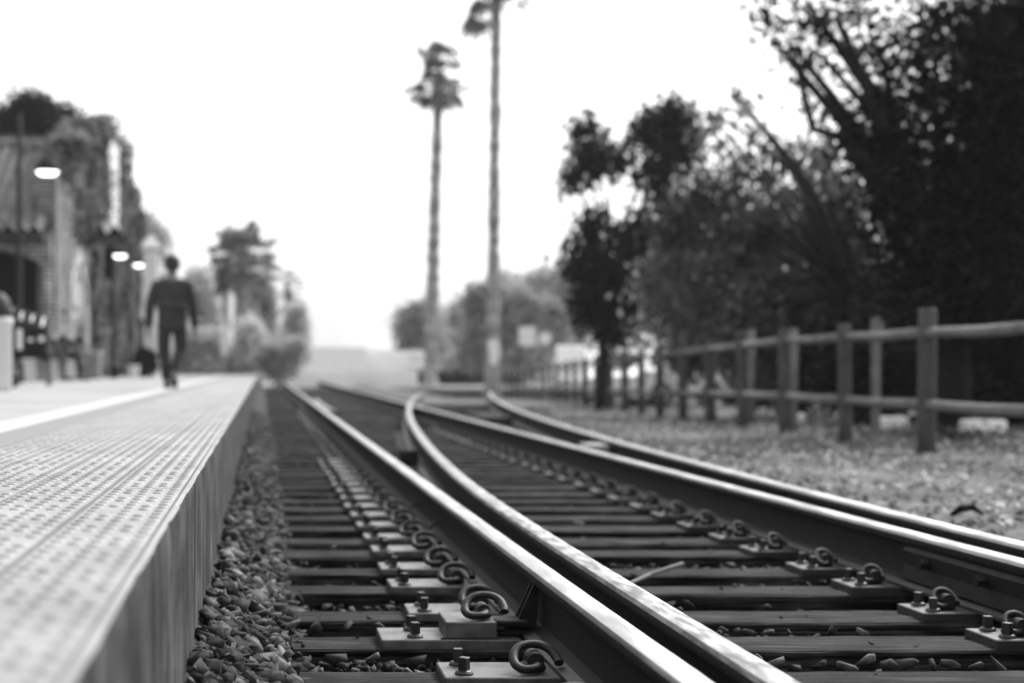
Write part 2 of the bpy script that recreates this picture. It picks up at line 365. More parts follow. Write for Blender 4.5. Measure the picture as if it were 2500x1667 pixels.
# ties
TY = [2.66, 3.16, 3.67, 4.17, 4.63, 5.19, 5.65, 6.20, 6.67, 7.18]
while len(TY) < 96: TY.append(TY[-1] + .503)
def tie(y0, x0, x1, idx):
    mb = MB(); nx = 34; wd = .225; top = [0 + random.uniform(-.003, .003) for _ in range(2)]
    ch = random.uniform(.006, .012); crack = random.uniform(.05, .17) if random.random() < .6 else None
    P_ = [(0, -.16), (0, -ch)] + [(ch, 0)]
    inner = [.04, .08, .12, .16, .2]
    if crack: inner += [crack - .004, crack, crack + .004]
    for t in sorted(inner): P_.append((t, 0))
    P_ += [(wd - ch, 0), (wd, -ch), (wd, -.16)]
    n = len(P_); ph = random.uniform(0, 9); tilt = random.uniform(-.004, .004)
    for i in range(nx + 1):
        x = x0 + (x1 - x0) * i / nx
        for k, (t, z) in enumerate(P_):
            zz = z
            if crack and abs(t - crack) < 1e-6 and z == 0: zz = -.010 * abs(math.sin(ph + x * 1.7)) - .002
            elif k not in (0, n - 1): zz += .0018 * math.sin(13 * t * 10 + ph + 1.3 * x) + random.uniform(-.0012, .0012)
            ty = t + (.003 * math.sin(ph + 2.1 * x) + random.uniform(-.0015, .0015) if k < 3 else 0)
            mb.v.append((x + (random.uniform(-.006, .006) if i in (0, nx) else 0), y0 + ty, zz + tilt * (t / wd)))
    for i in range(nx):
        for k in range(n - 1): mb.f.append((i * n + k, i * n + k + 1, (i + 1) * n + k + 1, (i + 1) * n + k))
    mb.f.append(tuple(range(n))); mb.f.append(tuple(nx * n + k for k in range(n)))
    mb.mi = [0] * len(mb.f)
    return mb.build('tie', 'tie', track)
for i, y in enumerate(TY):
    x1 = (XD(min(y, 33)) + .35 if y < 31 else XC + .62)
    tie(y, .09 + random.uniform(-.03, .02), x1, i)
# plates with clip and screws
def clip_mesh():
    mb = MB(); r = .0132
    ctrl = [(.060, -.048, .036), (.062, -.030, .046), (.056, .0, .064), (.038, .020, .078), (.010, .028, .083), (-.022, .024, .078),
            (-.046, .008, .062), (-.057, -.018, .042), (-.054, -.042, .028), (-.036, -.055, .022), (-.010, -.052, .024), (.004, -.034, .026), (.008, -.01, .028), (.008, .03, .028), (.008, .055, .028)]
    pts = []
    for i in range(len(ctrl) - 1):
        p0, p1, p2, p3 = [Vector(ctrl[min(max(j, 0), len(ctrl) - 1)]) for j in (i - 1, i, i + 1, i + 2)]
        for t in (0, .25, .5, .75): pts.append(.5 * ((2 * p1) + (-p0 + p2) * t + (2 * p0 - 5 * p1 + 4 * p2 - p3) * t * t + (-p0 + 3 * p1 - 3 * p2 + p3) * t ** 3))
    pts.append(Vector(ctrl[-1])); mb.tube(pts, r, 12); return mb
def shoulder_mesh():
    mb = MB(); mb.rbox(-.018, .034, -.02, .04, 0, .02, .006)
    mb.tube([(.008, -.022, .028), (.008, .045, .028)], .021, 14); mb.rbox(-.034, -.014, -.03, .03, -.001, .014, .004); return mb
def screw_mesh():
    mb = MB(); mb.lathe([(.0235, 0), (.0235, .004), (.019, .009), (.013, .011)], n=18)
    s = .0115; ang = random.uniform(0, 1)
    mb.rbox(-s, s, -s, s, .009, .043, .0015); return mb
cm = clip_mesh().build('rail_clip', 'clip', None, smooth=True); smooth_angle(cm, 50)
shm = shoulder_mesh().build('clip_shoulder', 'clip', None); smooth_angle(shm, 35)
scm = screw_mesh().build('screw', 'screw', None)
cl_me, sh_me, sc_me = cm.data, shm.data, scm.data
for o in (cm, shm, scm): bpy.data.objects.remove(o)
def sub(name, me, parent, loc, rz=0, sc=(1, 1, 1)):
    o = bpy.data.objects.new(name, me); o.scale = sc; C.collection.objects.link(o); o.parent = parent; o.location = loc; o.rotation_euler = (0, 0, rz)
    return o
def plate(xl, xr, yc, xclip, th=.024, full=True, kind='plate', sc=(1, 1, 1)):
    mb = MB(); mb.rbox(xl - xl, xr - xl, -.098, .098, -.004, th, .003)
    o = mb.build('tie_plate', kind, track); o.location = (xl, yc, random.uniform(0, .001))
    o.rotation_euler = (0, 0, R(random.uniform(-1, 1)))
    sub('clip_shoulder', sh_me, o, (xclip - xl, -.01, th)); sub('rail_clip', cl_me, o, (xclip - xl, random.uniform(-.012, .006), th - .003), R(random.uniform(-12, 12)), sc)
    if full:
        for dy in (-.055, .06):
            s = sub('screw', sc_me, o, (.052 + random.uniform(-.003, .003), dy, th), R(random.uniform(0, 90)))
    return o
for i, y in enumerate(TY[1:46]):
    yc = y + .112
    if i == 2:     # the longer plate with a raised chair and rail brace
        mb = MB(); mb.rbox(0, .40, -.10, .10, -.004, .026, .003); o = mb.build('tie_plate', 'plate', track); o.location = (.335, yc, 0)
        for dy in (-.055, .06): sub('screw', sc_me, o, (.10, dy, .026), R(20 + 60 * dy))
        mb = MB(); mb.rbox(.185, .33, -.085, .10, .026, .074, .003); mb.build('raised_block', 'plate', o)
        mb = MB(); mb.rbox(.17, .34, -.092, -.08, .016, .030, .003); mb.build('weld_strip', 'rust', o)
        sub('clip_shoulder', sh_me, o, (.295, -.0, .074), 0, (.9, .9, .8)); sub('rail_clip', cl_me, o, (.300, -.01, .070), 0, (.94, .92, .80))
        mb = MB()
        mb.rbox(.325, .425, -.07, .03, .058, .074, .004); mb.prism([(.35, .04), (.45, .04), (.46, .2 - .024), (.445, .2 - .024), (.40, .075)], -.035, -.022, 'y')
        mb.prism([(.35, .04), (.45, .04), (.46, .2 - .024), (.445, .2 - .024), (.40, .075)], .012, .025, 'y'); mb.rbox(.34, .44, -.06, .05, .03, .045, .004)
        mb.build('rail_brace', 'rust', o)
    else:
        xl = .458 + random.uniform(-.006, .006) if i < 19 else .56
        plate(xl, XA - .03, yc, .686, full=i < 30, kind='plate' if i < 19 else 'foot', sc=(.94, .92, .80))
for i, y in enumerate(TY[1:32]):
    yc = y + .112; plate(2.075 + random.uniform(-.01, .01), XC - .03, yc, XC - .139, full=i < 24, kind='plate' if i > 9 else 'foot', sc=(.55, .8, .72))
# joint bars on rail C near the camera and small plates beside rail B
mb = MB(); mb.prism([(XC - .052, .052), (XC - .036, .05), (XC - .014, .075), (XC - .012, .15), (XC - .030, .165), (XC - .046, .15), (XC - .040, .10)], 3.0, 5.25, 'y')
for yb in (3.3, 3.75, 4.2, 4.65, 5.05): mb.tube([(XC - .03, yb, .125), (XC - .078, yb, .125)], [.02, .02], 6)
mb.build('joint_bar', 'rust', track)
for k, y in enumerate(TY[8:30]):
    xb = XB(y + .1); mb = MB(); mb.rbox(xb - .17, xb + .17, y + .02, y + .2, -.004, .022, .003); mb.build('slide_plate', 'foot', track)
mb = MB(); mb.rbox(2.62, 2.80, 11.9, 12.25, .02, .17, .01); mb.build('spacer_block', 'midmetal', track)
mb = MB(); mb.rbox(XB(11.6) - .20, XB(11.6) - .06, 11.5, 11.7, 0, .15, .01); mb.build('switch_block', 'dark', track)
mb = MB(); mb.rbox(3.05, 3.5, 20.5, 22.5, -.05, .10, .02); mb.build('shade_block', 'dark', track)  # added dark block in place of the shade beside the outer rail
# bond wires between clips and the web
for yw in (6.55, 7.45):
    mb = MB(); mb.tube([(.70, yw - .1, .06), (.735, yw - .06, .10), (.765, yw + .0, .115), (.80, yw + .05, .12)], .0045, 6); mb.tube([(.72, yw - .07, .075), (.76, yw - .03, .105), (.80, yw, .105)], .004, 6); mb.build('bond_wire', 'clip', track)

# ------------------------------------------------------------------ stones
def rock_templates(k, n=10):
    out = []
    for _ in range(k):
        bm = bmesh.new()
        for i in range(n):
            v = Vector(rng.normal(size=3)).normalized() * random.uniform(.8, 1.1)
            bm.verts.new((v.x, v.y * random.uniform(.7, 1), v.z * .8))
        r = bmesh.ops.convex_hull(bm, input=bm.verts[:])
        bmesh.ops.triangulate(bm, faces=bm.faces[:])
        bm.verts.ensure_lookup_table(); bm.verts.index_update()
        used = sorted({v.index for f in bm.faces for v in f.verts}); mp = {a: i for i, a in enumerate(used)}
        out.append((np.array([bm.verts[a].co[:] for a in used]), np.array([[mp[v.index] for v in f.verts] for f in bm.faces]))); bm.free()
    return out
RT = rock_templates(24)
def rocks(name, pts, sizes, m, label, flat=.65):
    V = []; Fc = []; c = 0
    for p, s in zip(pts, sizes):
        tv, tf = RT[random.randrange(24)]
        sc = np.array([random.uniform(.8, 1.3), random.uniform(.6, 1.05), random.uniform(.40, .8)]) * s
        Rm = np.array(Euler((random.uniform(-.7, .7), random.uniform(-.7, .7), random.uniform(0, 6.3))).to_matrix())
        v = (tv * sc) @ Rm.T + np.array(p); V.append(v); Fc.append(tf + c); c += len(tv)
    o = npmesh(name, np.concatenate(V), np.concatenate(Fc), m); tag(o, label, name.replace('_', ' '), kind='stuff'); return o
pts = []; sz = []
for _ in range(7600):                      # shoulder between platform wall and tie ends
    t = random.random(); y = 2.7 + 20 * t ** 1.7; x = random.uniform(XP + .015, .16)
    s = random.choice((.012, .018, .025, .032, .040, .048)) * random.uniform(.8, 1.2)
    pts.append((x, y, gz(x, y) + random.uniform(-.012, .022))); sz.append(s)
def in_tie(y):
    return any(t - .012 < y < t + .237 for t in TY)
def clump(x, y): return math.sin(x * 3.1 + math.sin(y * 2.3) * 2) + math.sin(y * 5.1 + x * 1.7)
n = 0
while n < 9000:
    y = 3.3 + 20 * random.random() ** 1.5; x = random.uniform(.1, 3.3)
    if in_tie(y) or x > XD(y) + .4: continue
    c = clump(x, y); s = random.choice((.014, .02, .024, .028)) * random.uniform(.8, 1.2)
    z = -.056 + .018 * max(-1, c) + random.uniform(-.01, .012)
    pts.append((x, y, z)); sz.append(s); n += 1
for _ in range(420):                       # stones riding up beside the ties
    y = random.choice(TY[1:22]) + .26 + random.uniform(-.005, .06); x = random.uniform(.12, 2.1) if random.random() < .9 else random.uniform(.1, .5)
    if clump(x, y) < -.2: continue
    pts.append((x, y, -.006 + random.uniform(-.02, .012))); sz.append(random.uniform(.014, .028))
for _ in range(170):                       # small stones and chips lying on the ties
    y = random.choice(TY[1:26]) + random.uniform(.01, .21); x = random.choice((random.uniform(.08, .4), random.uniform(1.15, 2.0), random.uniform(.1, 2.2)))
    pts.append((x, y, .004)); sz.append(random.uniform(.005, .014))
for x, y, s in ((1.34, 3.98, .034), (1.43, 3.96, .032), (1.50, 3.98, .030), (1.57, 3.96, .036), (1.62, 4.02, .040), (1.68, 3.96, .030), (1.74, 4.0, .032), (1.80, 3.97, .028), (1.86, 4.0, .03), (1.92, 3.97, .026), (1.40, 4.03, .026), (1.98, 3.98, .024),
                (1.33, 4.46, .024), (1.40, 4.48, .022), (1.47, 4.47, .024), (1.53, 4.46, .02), (1.60, 4.47, .018), (1.82, 4.47, .026), (1.36, 4.97, .034), (1.44, 4.98, .03), (.62, 3.97, .036), (.68, 3.98, .022),
                (.20, 4.06, .03), (.30, 4.08, .024), (.42, 4.05, .032), (.13, 5.12, .03), (1.42, 5.62, .03), (.16, 4.55, .03), (.26, 4.57, .028), (.36, 4.58, .03), (.44, 4.58, .024), (1.3, 6.6, .03), (1.62, 7.6, .03)):
    pts.append((x, y, -.004)); sz.append(s * 1.15)
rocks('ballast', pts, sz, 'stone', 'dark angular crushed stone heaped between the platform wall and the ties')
pts = []; sz = []
n = 0
while n < 15000:                           # light gravel right of the turnout
    y = 5 + 32 * random.random() ** 1.4; xd = XD(min(y, 33)) + .38; x = random.uniform(xd, ip(FT, y) + 1.6)
    if math.sin(x * 2.1 + 1.5 * math.sin(y * 1.3)) + math.sin(y * 1.9 + x) < -.5 and random.random() < .75: continue
    pts.append((x, y, gz(x, y) + random.uniform(-.004, .008))); sz.append((random.uniform(.008, .024) if random.random() < .97 else random.uniform(.022, .034)) * (1 + .02 * y)); n += 1
rocks('gravel', pts, sz, 'pebble', 'pale fine gravel spread between the outer rail and the wooden fence')
# leaf litter right
V = []; Fc = []; c = 0
for _ in range(1800):
    y = 5 + 26 * random.random() ** 1.3; x = random.uniform(XD(min(y, 33)) + .5, ip(FT, y) + 2.5); s = random.uniform(.02, .045)
    Rm = np.array(Euler((random.uniform(-.6, .6), random.uniform(-.6, .6), random.uniform(0, 6.3))).to_matrix())
    q = np.array([(-s, 0, 0), (0, -s * .45, .006), (s, 0, 0), (0, s * .45, .006)]) @ Rm.T + np.array((x, y, gz(x, y) + .025)); V.append(q); Fc.append([[c, c + 1, c + 2, c + 3]]); c += 4
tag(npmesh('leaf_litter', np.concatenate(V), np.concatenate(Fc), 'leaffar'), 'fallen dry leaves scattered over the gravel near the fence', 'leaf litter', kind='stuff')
mb = MB(); mb.tube([(1.36, 5.46, .0), (1.46, 5.56, .018), (1.60, 5.62, .05)], [.006, .008, .009], 7, jit=.1)
tag(mb.build('stick', 'fencerail'), 'pale broken stick lying between the ties right of the curved rail', 'stick')
mb = MB(); mb.tube([(3.46, 7.42, .055), (3.50, 7.40, .09), (3.56, 7.40, .095), (3.62, 7.42, .06)], [.012, .02, .018, .008], 7, jit=.2)
tag(mb.build('dead_leaf', 'leafblack'), 'dark curled dead leaf on the pale gravel at the right', 'leaf')

# ------------------------------------------------------------------ fence
fence = thing('wooden_fence', 'long dark wooden post and rail fence along the gravel', 'fence', (5.82, 12.95, .04))
def inv(o, p):  # child mesh data given in world coordinates
    o.location = -Vector(p); return o
FY = [8.8, 10.9, 12.95, 14.85, 16.8, 18.9, 21, 23.1, 25.2, 27.2, 29.3, 31.6, 33.8]
while FY[-1] < 90: FY.append(FY[-1] + 2.2)
fl = fence.location
for k, y in enumerate(FY):
    x = ip(FT, y); z = drop(y); mb = MB(); r = random.uniform(.066, .080)
    hgt = 1.20 + random.uniform(-.02, .04) + (.06 if k == 2 else 0)
    lean = random.uniform(-.02, .02)
    mb.tube([(x, y, z - .2), (x + lean * .3, y, z + .3), (x + lean * .7, y, z + .8), (x + lean, y, z + hgt - .02), (x + lean, y, z + hgt)], [r * 1.05, r, r * .98, r * .95, r * .8], 14, jit=.02)
    inv(mb.build('post', 'fence', fence, smooth=True), fl)
for k in range(len(FY) - 1):
    y0, y1 = FY[k], FY[k + 1]; a = Vector((ip(FT, y0), y0, drop(y0))); b = Vector((ip(FT, y1), y1, drop(y1)))
    for h in (1.06, .43):
        mb = MB(); m = (a + b) / 2
        mb.tube([a + Vector((0, -.05, h)), m + Vector((random.uniform(-.01, .01), 0, h - .015)), b + Vector((0, .05, h))], [.050, .048, .044], 10, jit=.03)
        inv(mb.build('rail', 'fencerail', fence, smooth=True), fl)
# pale posts just behind the fence
for (px, d, hh_, lab) in ((1937, 17.6, 1.22, 'pale thin stake behind the third fence post from the right'), (1833, 19.8, 1.30, 'pale thin stake beyond the fence, middle one of three'), (1740, 22.0, 1.22, 'pale thin stake beyond the fence, farthest left of three')):
    p = W(px, VY, d); mb = MB(); z = drop(d); mb.tube([(p.x, d, z - .1), (p.x + .01, d, z + hh_)], [.045, .042], 10)
    tag(mb.build('stake', 'fencerail', smooth=True), lab, 'stake', 'pale stakes behind the fence')

# ------------------------------------------------------------------ foliage
def leaf_verts(P, size, el=1.8, droop=0.0):
    n = len(P); a = rng.normal(size=(n, 3)); a /= np.linalg.norm(a, axis=1, keepdims=True)
    if droop: a[:, 2] = -abs(a[:, 2]) - droop; a /= np.linalg.norm(a, axis=1, keepdims=True)
    b = np.cross(a, rng.normal(size=(n, 3))); b /= np.linalg.norm(b, axis=1, keepdims=True)
    s = (size * rng.uniform(.6, 1.3, n))[:, None]; c = np.cross(a, b) * s * .15
    V = np.stack([P - a * s * el / 2, P - b * s / 2 + c, P + a * s * el / 2, P + b * s / 2 + c], 1).reshape(-1, 3)
    return V, np.arange(n * 4).reshape(-1, 4)
def cloud(clumps, dens, size, tw=.16, per=14, droop=0.0):
    """leaves in twig bunches spread through ellipsoids; clumps: (centre, (rx,ry,rz))"""
    out = []
    for c, r, *dn in clumps:
        f_ = dn[0] if dn else 1
        vol = r[0] * r[1] * r[2]; k = max(6, int(dens * f_ * vol ** .72))
        d = rng.normal(size=(k, 3)); d /= np.linalg.norm(d, axis=1, keepdims=True)
        rad = rng.uniform(.15, 1.0, k) ** .55
        tc_ = np.array(c) + d * rad[:, None] * np.array(r) * rng.uniform(.85, 1.15, (k, 1))
        q = rng.normal(size=(k, per, 3)) * tw
        if droop: q[:, :, 2] = -np.abs(q[:, :, 2]) * 2.6
        out.append((tc_[:, None, :] + q).reshape(-1, 3))
    P = np.concatenate(out); return leaf_verts(P, size, droop=droop)
def pxc(lst, d, dz=.8):   # clumps given by where they stand: picture point, radius, each with its own depth and thickness
    out = []
    for t in lst:
        px, py, rx, ry = t[:4]; dd = d + (t[4] if len(t) > 4 else random.uniform(-.6, .6)); s = dd / F
        out.append((W(px, py, dd)[:], (rx * s, max(.3, (rx + ry) / 2 * s * dz), ry * s)) + ((t[5],) if len(t) > 5 else ()))
    return out
def tree(name, label, base, clumps, dens, size, leaf, limbs, tr=.16, tw=.16, per=14, droop=0, cat='tree', group=None):
    root = thing(name, label, cat, base, 0, group); b = Vector(base)
    mb = MB()
    for pts, r0, r1 in limbs:
        n = len(pts); mb.tube([Vector(p) - b for p in pts], [r0 + (r1 - r0) * i / (n - 1) for i in range(n)], 9, jit=.08)
    mb.build('trunk', 'bark', root, smooth=True)
    V, Fc = cloud([(tuple(Vector(c) - b), *r) for c, *r in clumps], dens, size, tw, per, droop)
    npmesh('crown', V, Fc, leaf, root); return root
def auto_limbs(base, fork, clumps, r):
    base = Vector(base); fork = Vector(fork); L = [([base - Vector((0, 0, .2)), (base + fork) / 2 + Vector((.05, 0, 0)), fork], r, r * .75)]
    for c, *rr in clumps:
        c = Vector(c); m = fork * .45 + c * .55 + Vector((random.uniform(-.2, .2), random.uniform(-.2, .2), .15)); L.append(([fork, m, c], r * .45, r * .12))
    return L
# dark tree with a tall trunk (left-most of the right-hand group)
D0 = 31
cl = pxc([(1425, 330, 42, 42), (1460, 390, 48, 48), (1405, 430, 38, 45), (1500, 385, 40, 35),
          (1640, 290, 62, 52), (1590, 340, 60, 52), (1665, 370, 60, 60), (1600, 430, 55, 55), (1640, 500, 60, 50),
          (1440, 560, 45, 50), (1420, 640, 55, 60), (1475, 690, 75, 65), (1440, 750, 60, 55), (1540, 600, 70, 70), (1560, 730, 85, 85), (1500, 800, 60, 45), (1620, 620, 80, 90)], D0)
bs = (W(1463, 0, D0).x, D0, drop(D0)); fk = W(1470, 790, D0)
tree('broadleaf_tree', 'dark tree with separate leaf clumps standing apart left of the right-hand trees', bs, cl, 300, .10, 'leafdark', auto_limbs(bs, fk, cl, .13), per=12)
# grey green pepper tree
D1 = 24
cl = pxc([(1750, 430, 80, 60, 0, .6), (1850, 390, 60, 50, 0, .45), (1950, 440, 80, 60, 0, .5), (1990, 375, 60, 40, 0, .5), (2060, 450, 80, 70, 0, .8), (1900, 345, 50, 32, 0, .35), (1690, 470, 60, 46, 0, .7), (1790, 345, 40, 24, 0, .25), (1845, 300, 30, 24, 0, .2), (1935, 360, 44, 36, 0, .5), (2010, 340, 50, 40, 0, .5), (1800, 225, 12, 14, -1.5, .5), (1730, 280, 16, 12, -1, .5), (1700, 540, 110, 90), (1850, 530, 120, 100), (2010, 540, 110, 90), (1640, 660, 90, 80), (1760, 680, 120, 100), (1900, 690, 120, 100), (2030, 700, 110, 90),
          (1690, 790, 100, 55), (1830, 800, 110, 60), (1960, 810, 100, 60), (2100, 640, 90, 110)], D1)
bs = (W(2095, 0, D1 - 1).x, D1 - 1, drop(D1)); fk = W(2085, 720, D1 - 1)
lim = auto_limbs(bs, fk, cl, .10)
lim += [([fk, W(2010, 520, D1 - 1), W(1935, 395, D1 - 1), W(1870, 320, D1 - 1.5), W(1800, 245, D1 - 1.5), W(1797, 205, D1 - 1.5)], .075, .018),
        ([W(1960, 440, D1 - 1), W(1860, 360, D1 - 1), W(1790, 305, D1 - 1), W(1725, 270, D1 - 1)], .05, .014)]
tree('pepper_tree', 'grey green drooping tree with bare dark branch tips, middle of the right-hand trees', bs, cl, 300, .078, 'leafmid', lim, tw=.17, per=16, droop=.8)
# big dark tree at the right
D2 = 18
cl = pxc([(1975, 20, 60, 45, .3, .45), (2050, 60, 55, 50, -.4, .4), (2000, 130, 50, 45, .2, .4), (2080, 170, 50, 50, .5, .45), (1935, 110, 40, 32, 0, .3), (2120, 20, 60, 50, 0, .5), (2150, 120, 60, 60, 0, .5), (2130, 250, 70, 70, .3, .5), (2010, 250, 45, 34, 0, .3), (1900, 30, 35, 26, 0, .25), (1885, 95, 40, 34, .3, .22), (1950, 190, 36, 34, .3, .25), (2070, 380, 60, 50, .4, .5), (1850, 10, 30, 22, .2, .15), (2075, 300, 40, 40, 0, .3), (2160, 330, 60, 60, 0, .5),
          (2240, 90, 100, 110, 0, .55), (2350, 60, 110, 120, 0, .6), (2480, 150, 130, 150), (2250, 260, 110, 110, 0, .65), (2370, 260, 120, 120, 0, .7), (2480, 360, 130, 150),
          (2150, 380, 100, 90), (2260, 430, 120, 110), (2390, 470, 130, 120), (2500, 560, 120, 130), (2190, 540, 110, 100), (2310, 590, 120, 110),
          (2420, 680, 120, 110), (2530, 750, 110, 110), (2240, 700, 110, 90), (2340, 760, 110, 90), (2560, 300, 120, 300), (2600, 40, 150, 150), (2200, 820, 80, 50)], D2)
cl += pxc([(2330, 200, 150, 200, 1.5, .2), (2450, 450, 170, 220, 1.6, .35), (2430, 100, 200, 190, 2.2, .2), (2330, 620, 150, 170, 1.8, .35), (2520, 200, 200, 260, 2.6, .4), (2500, 720, 180, 180, 2, .6)], D2)
bs = (W(2330, 0, D2 + 1).x, D2 + 1, .03); fk = W(2300, 620, D2 + .6)
lim = auto_limbs(bs, fk, cl[::2], .24)
lim += [([W(2180, 520, D2), W(2120, 400, D2), W(2050, 335, D2), W(1985, 315, D2), W(1962, 230, D2), W(1945, 160, D2), W(1920, 90, D2)], .085, .02),
        ([W(2200, 620, D2), W(2150, 470, D2), W(2160, 330, D2), W(2090, 150, D2), W(2040, 40, D2)], .11, .04),
        ([W(2160, 300, D2), W(2100, 200, D2), W(2000, 60, D2), W(1900, -20, D2)], .05, .012), ([W(2000, 60, D2), W(1890, 50, D2), W(1825, 20, D2)], .02, .006)]
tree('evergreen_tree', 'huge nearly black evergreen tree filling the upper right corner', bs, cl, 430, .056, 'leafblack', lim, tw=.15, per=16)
# undergrowth behind the fence
def hedge(name, label, lst, d, dens, size, leaf, tw=.14, base=None, cat='bush', dz=.8, group=None):
    cl = pxc(lst, d, dz); c0 = Vector(cl[0][0]); bs = base or (c0.x, c0.y, drop(d)); b = Vector(bs)
    root = thing(name, label, cat, bs, 0, group); mb = MB()
    for c, *r in cl: mb.tube([Vector((0, 0, -.1)), (Vector(c) - b) * .5 + Vector((0, 0, .1)), Vector(c) - b], [.05, .03, .015], 6)
    mb.build('stem', 'bark', root)
    V, Fc = cloud([(tuple(Vector(c) - b), *r) for c, *r in cl], dens, size, tw, 14); npmesh('foliage', V, Fc, leaf, root); return root
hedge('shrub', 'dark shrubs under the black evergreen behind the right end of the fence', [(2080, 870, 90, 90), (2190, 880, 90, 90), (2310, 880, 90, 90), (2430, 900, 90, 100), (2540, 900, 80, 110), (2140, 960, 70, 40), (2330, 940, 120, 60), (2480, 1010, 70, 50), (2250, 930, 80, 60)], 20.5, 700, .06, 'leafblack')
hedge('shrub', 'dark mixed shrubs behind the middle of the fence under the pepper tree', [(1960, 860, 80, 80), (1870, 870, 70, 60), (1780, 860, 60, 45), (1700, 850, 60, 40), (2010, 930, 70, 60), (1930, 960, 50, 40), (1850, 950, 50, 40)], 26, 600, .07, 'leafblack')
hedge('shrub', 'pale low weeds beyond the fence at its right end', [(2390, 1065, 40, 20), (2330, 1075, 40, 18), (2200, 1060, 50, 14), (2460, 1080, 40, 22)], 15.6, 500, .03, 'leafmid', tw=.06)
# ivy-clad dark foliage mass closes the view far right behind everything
hedge('shrub', 'tall dark foliage far behind the black evergreen at the right edge', [(2500, 620, 160, 260), (2620, 300, 160, 400), (2300, 820, 200, 130), (2480, 850, 200, 150), (2080, 850, 110, 80)], 24.5, 420, .13, 'leafblack', tw=.25, cat='tree')

# palms
def palm(label, px, d, ytop, wpx, nf, fl, lean=0, base=None, sc=1.0, ragged=True, seed=1, group=None, pale=False):
    random.seed(seed); base_z = drop(d) if px > VX else ZP - .3
    top = W(px + lean, ytop, d); b = Vector((W(px, 0, d).x, d, base_z)); root = thing('palm_tree', label, 'palm tree', b, 0, group)
    H = top.z - b.z; n = 46; r = wpx / F * d / 2; pts = []; rad = []
    for i in range(n + 1):
        t = i / n; pts.append(Vector(((top.x - b.x) * t ** 1.2, 0, H * t)))
        rad.append(r * (1.25 - .35 * t + (.35 * max(0, .06 - t) / .06)) * (1 + (random.uniform(-.12, .14) if ragged else random.uniform(-.05, .05))) * (1.25 if t > .9 else 1))
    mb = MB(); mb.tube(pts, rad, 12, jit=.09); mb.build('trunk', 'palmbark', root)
    mb = MB(); tl = Vector((top.x - b.x, 0, H))
    for k in range(nf):
        az = random.uniform(0, 6.283); el = random.uniform(-1.0, 1.3); L = fl * random.uniform(.6, 1.0)
        d0 = Vector((math.cos(az) * math.cos(el), math.sin(az) * math.cos(el), math.sin(el)))
        p0 = tl + Vector((0, 0, random.uniform(-.5, .1))); p1 = p0 + d0 * L * .55; p2 = p0 + d0 * L * .8 + Vector((0, 0, -L * .12))
        mb.tube([p0, p1, p2], [.03, .02, .012], 5)
        side = d0.cross(Vector((0, 0, 1))); side = Vector((1, 0, 0)) if side.length < .1 else side.normalized(); upv = side.cross(d0).normalized()
        nb = 15; R_ = L * .5
        for q in range(nb):
            a = R(-105 + 210 * q / (nb - 1)); a2 = R(8.5)
            dv_ = lambda t: d0 * math.cos(t) + side * math.sin(t)
            tip = p2 + dv_(a) * R_ * random.uniform(.8, 1) + Vector((0, 0, -R_ * random.uniform(.15, .45)))
            mid1 = p2 + dv_(a - a2) * R_ * .55 + upv * .03; mid2 = p2 + dv_(a + a2) * R_ * .55 - upv * .03
            mb.add([p2, mid1, tip, mid2], [(0, 1, 2, 3)])
    mb.build('crown', 'palmleaf', root, fix=False); return root
palm('tall palm with a ragged crown, the shorter trunk of the two by the tracks', 1050, 60, 178, 27, 36, 1.45, lean=22, seed=17)
palm('tallest palm, its crown cut off by the top edge', 1203, 52, -80, 27, 30, 2.0, lean=9, seed=5)
palm('bushy palm with the fullest crown beyond the end of the platform', 588, 78, 618, 34, 74, 2.1, lean=4, seed=8, ragged=False)
palm('slender palm with a small pale crown left of the bushy palm', 549, 84, 655, 17, 30, 1.7, lean=2, seed=9, ragged=False)
palm('low palm with a dark skirt just right of the bushy palm', 622, 80, 690, 18, 20, .9, lean=0, seed=10, ragged=False)
palm('far pale palm trunk rising right of the platform palms', 700, 120, 690, 12, 14, 1.5, seed=11, ragged=False)
random.seed(21)
# far trees and bushes
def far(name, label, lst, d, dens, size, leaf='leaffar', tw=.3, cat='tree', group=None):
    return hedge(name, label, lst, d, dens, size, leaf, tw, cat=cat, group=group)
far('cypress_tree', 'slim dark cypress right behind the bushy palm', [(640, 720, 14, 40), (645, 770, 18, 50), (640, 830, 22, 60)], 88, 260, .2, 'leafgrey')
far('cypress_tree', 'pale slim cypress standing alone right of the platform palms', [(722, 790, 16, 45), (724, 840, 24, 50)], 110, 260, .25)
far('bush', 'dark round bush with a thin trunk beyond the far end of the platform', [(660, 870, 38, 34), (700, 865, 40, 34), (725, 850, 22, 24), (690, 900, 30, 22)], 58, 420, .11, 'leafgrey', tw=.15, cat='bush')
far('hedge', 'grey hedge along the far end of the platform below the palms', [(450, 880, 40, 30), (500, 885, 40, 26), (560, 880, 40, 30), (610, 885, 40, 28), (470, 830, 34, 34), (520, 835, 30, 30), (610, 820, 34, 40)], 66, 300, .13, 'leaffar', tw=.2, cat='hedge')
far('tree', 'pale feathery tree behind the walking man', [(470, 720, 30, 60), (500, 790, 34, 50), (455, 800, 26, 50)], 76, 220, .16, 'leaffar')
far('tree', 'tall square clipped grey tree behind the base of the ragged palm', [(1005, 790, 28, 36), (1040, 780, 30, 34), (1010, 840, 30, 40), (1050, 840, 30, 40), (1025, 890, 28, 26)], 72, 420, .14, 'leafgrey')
far('tree', 'pale spreading tree between the two tall palms', [(1090, 800, 30, 30), (1100, 850, 34, 36), (1130, 770, 26, 30)], 84, 260, .2, 'leaffar')
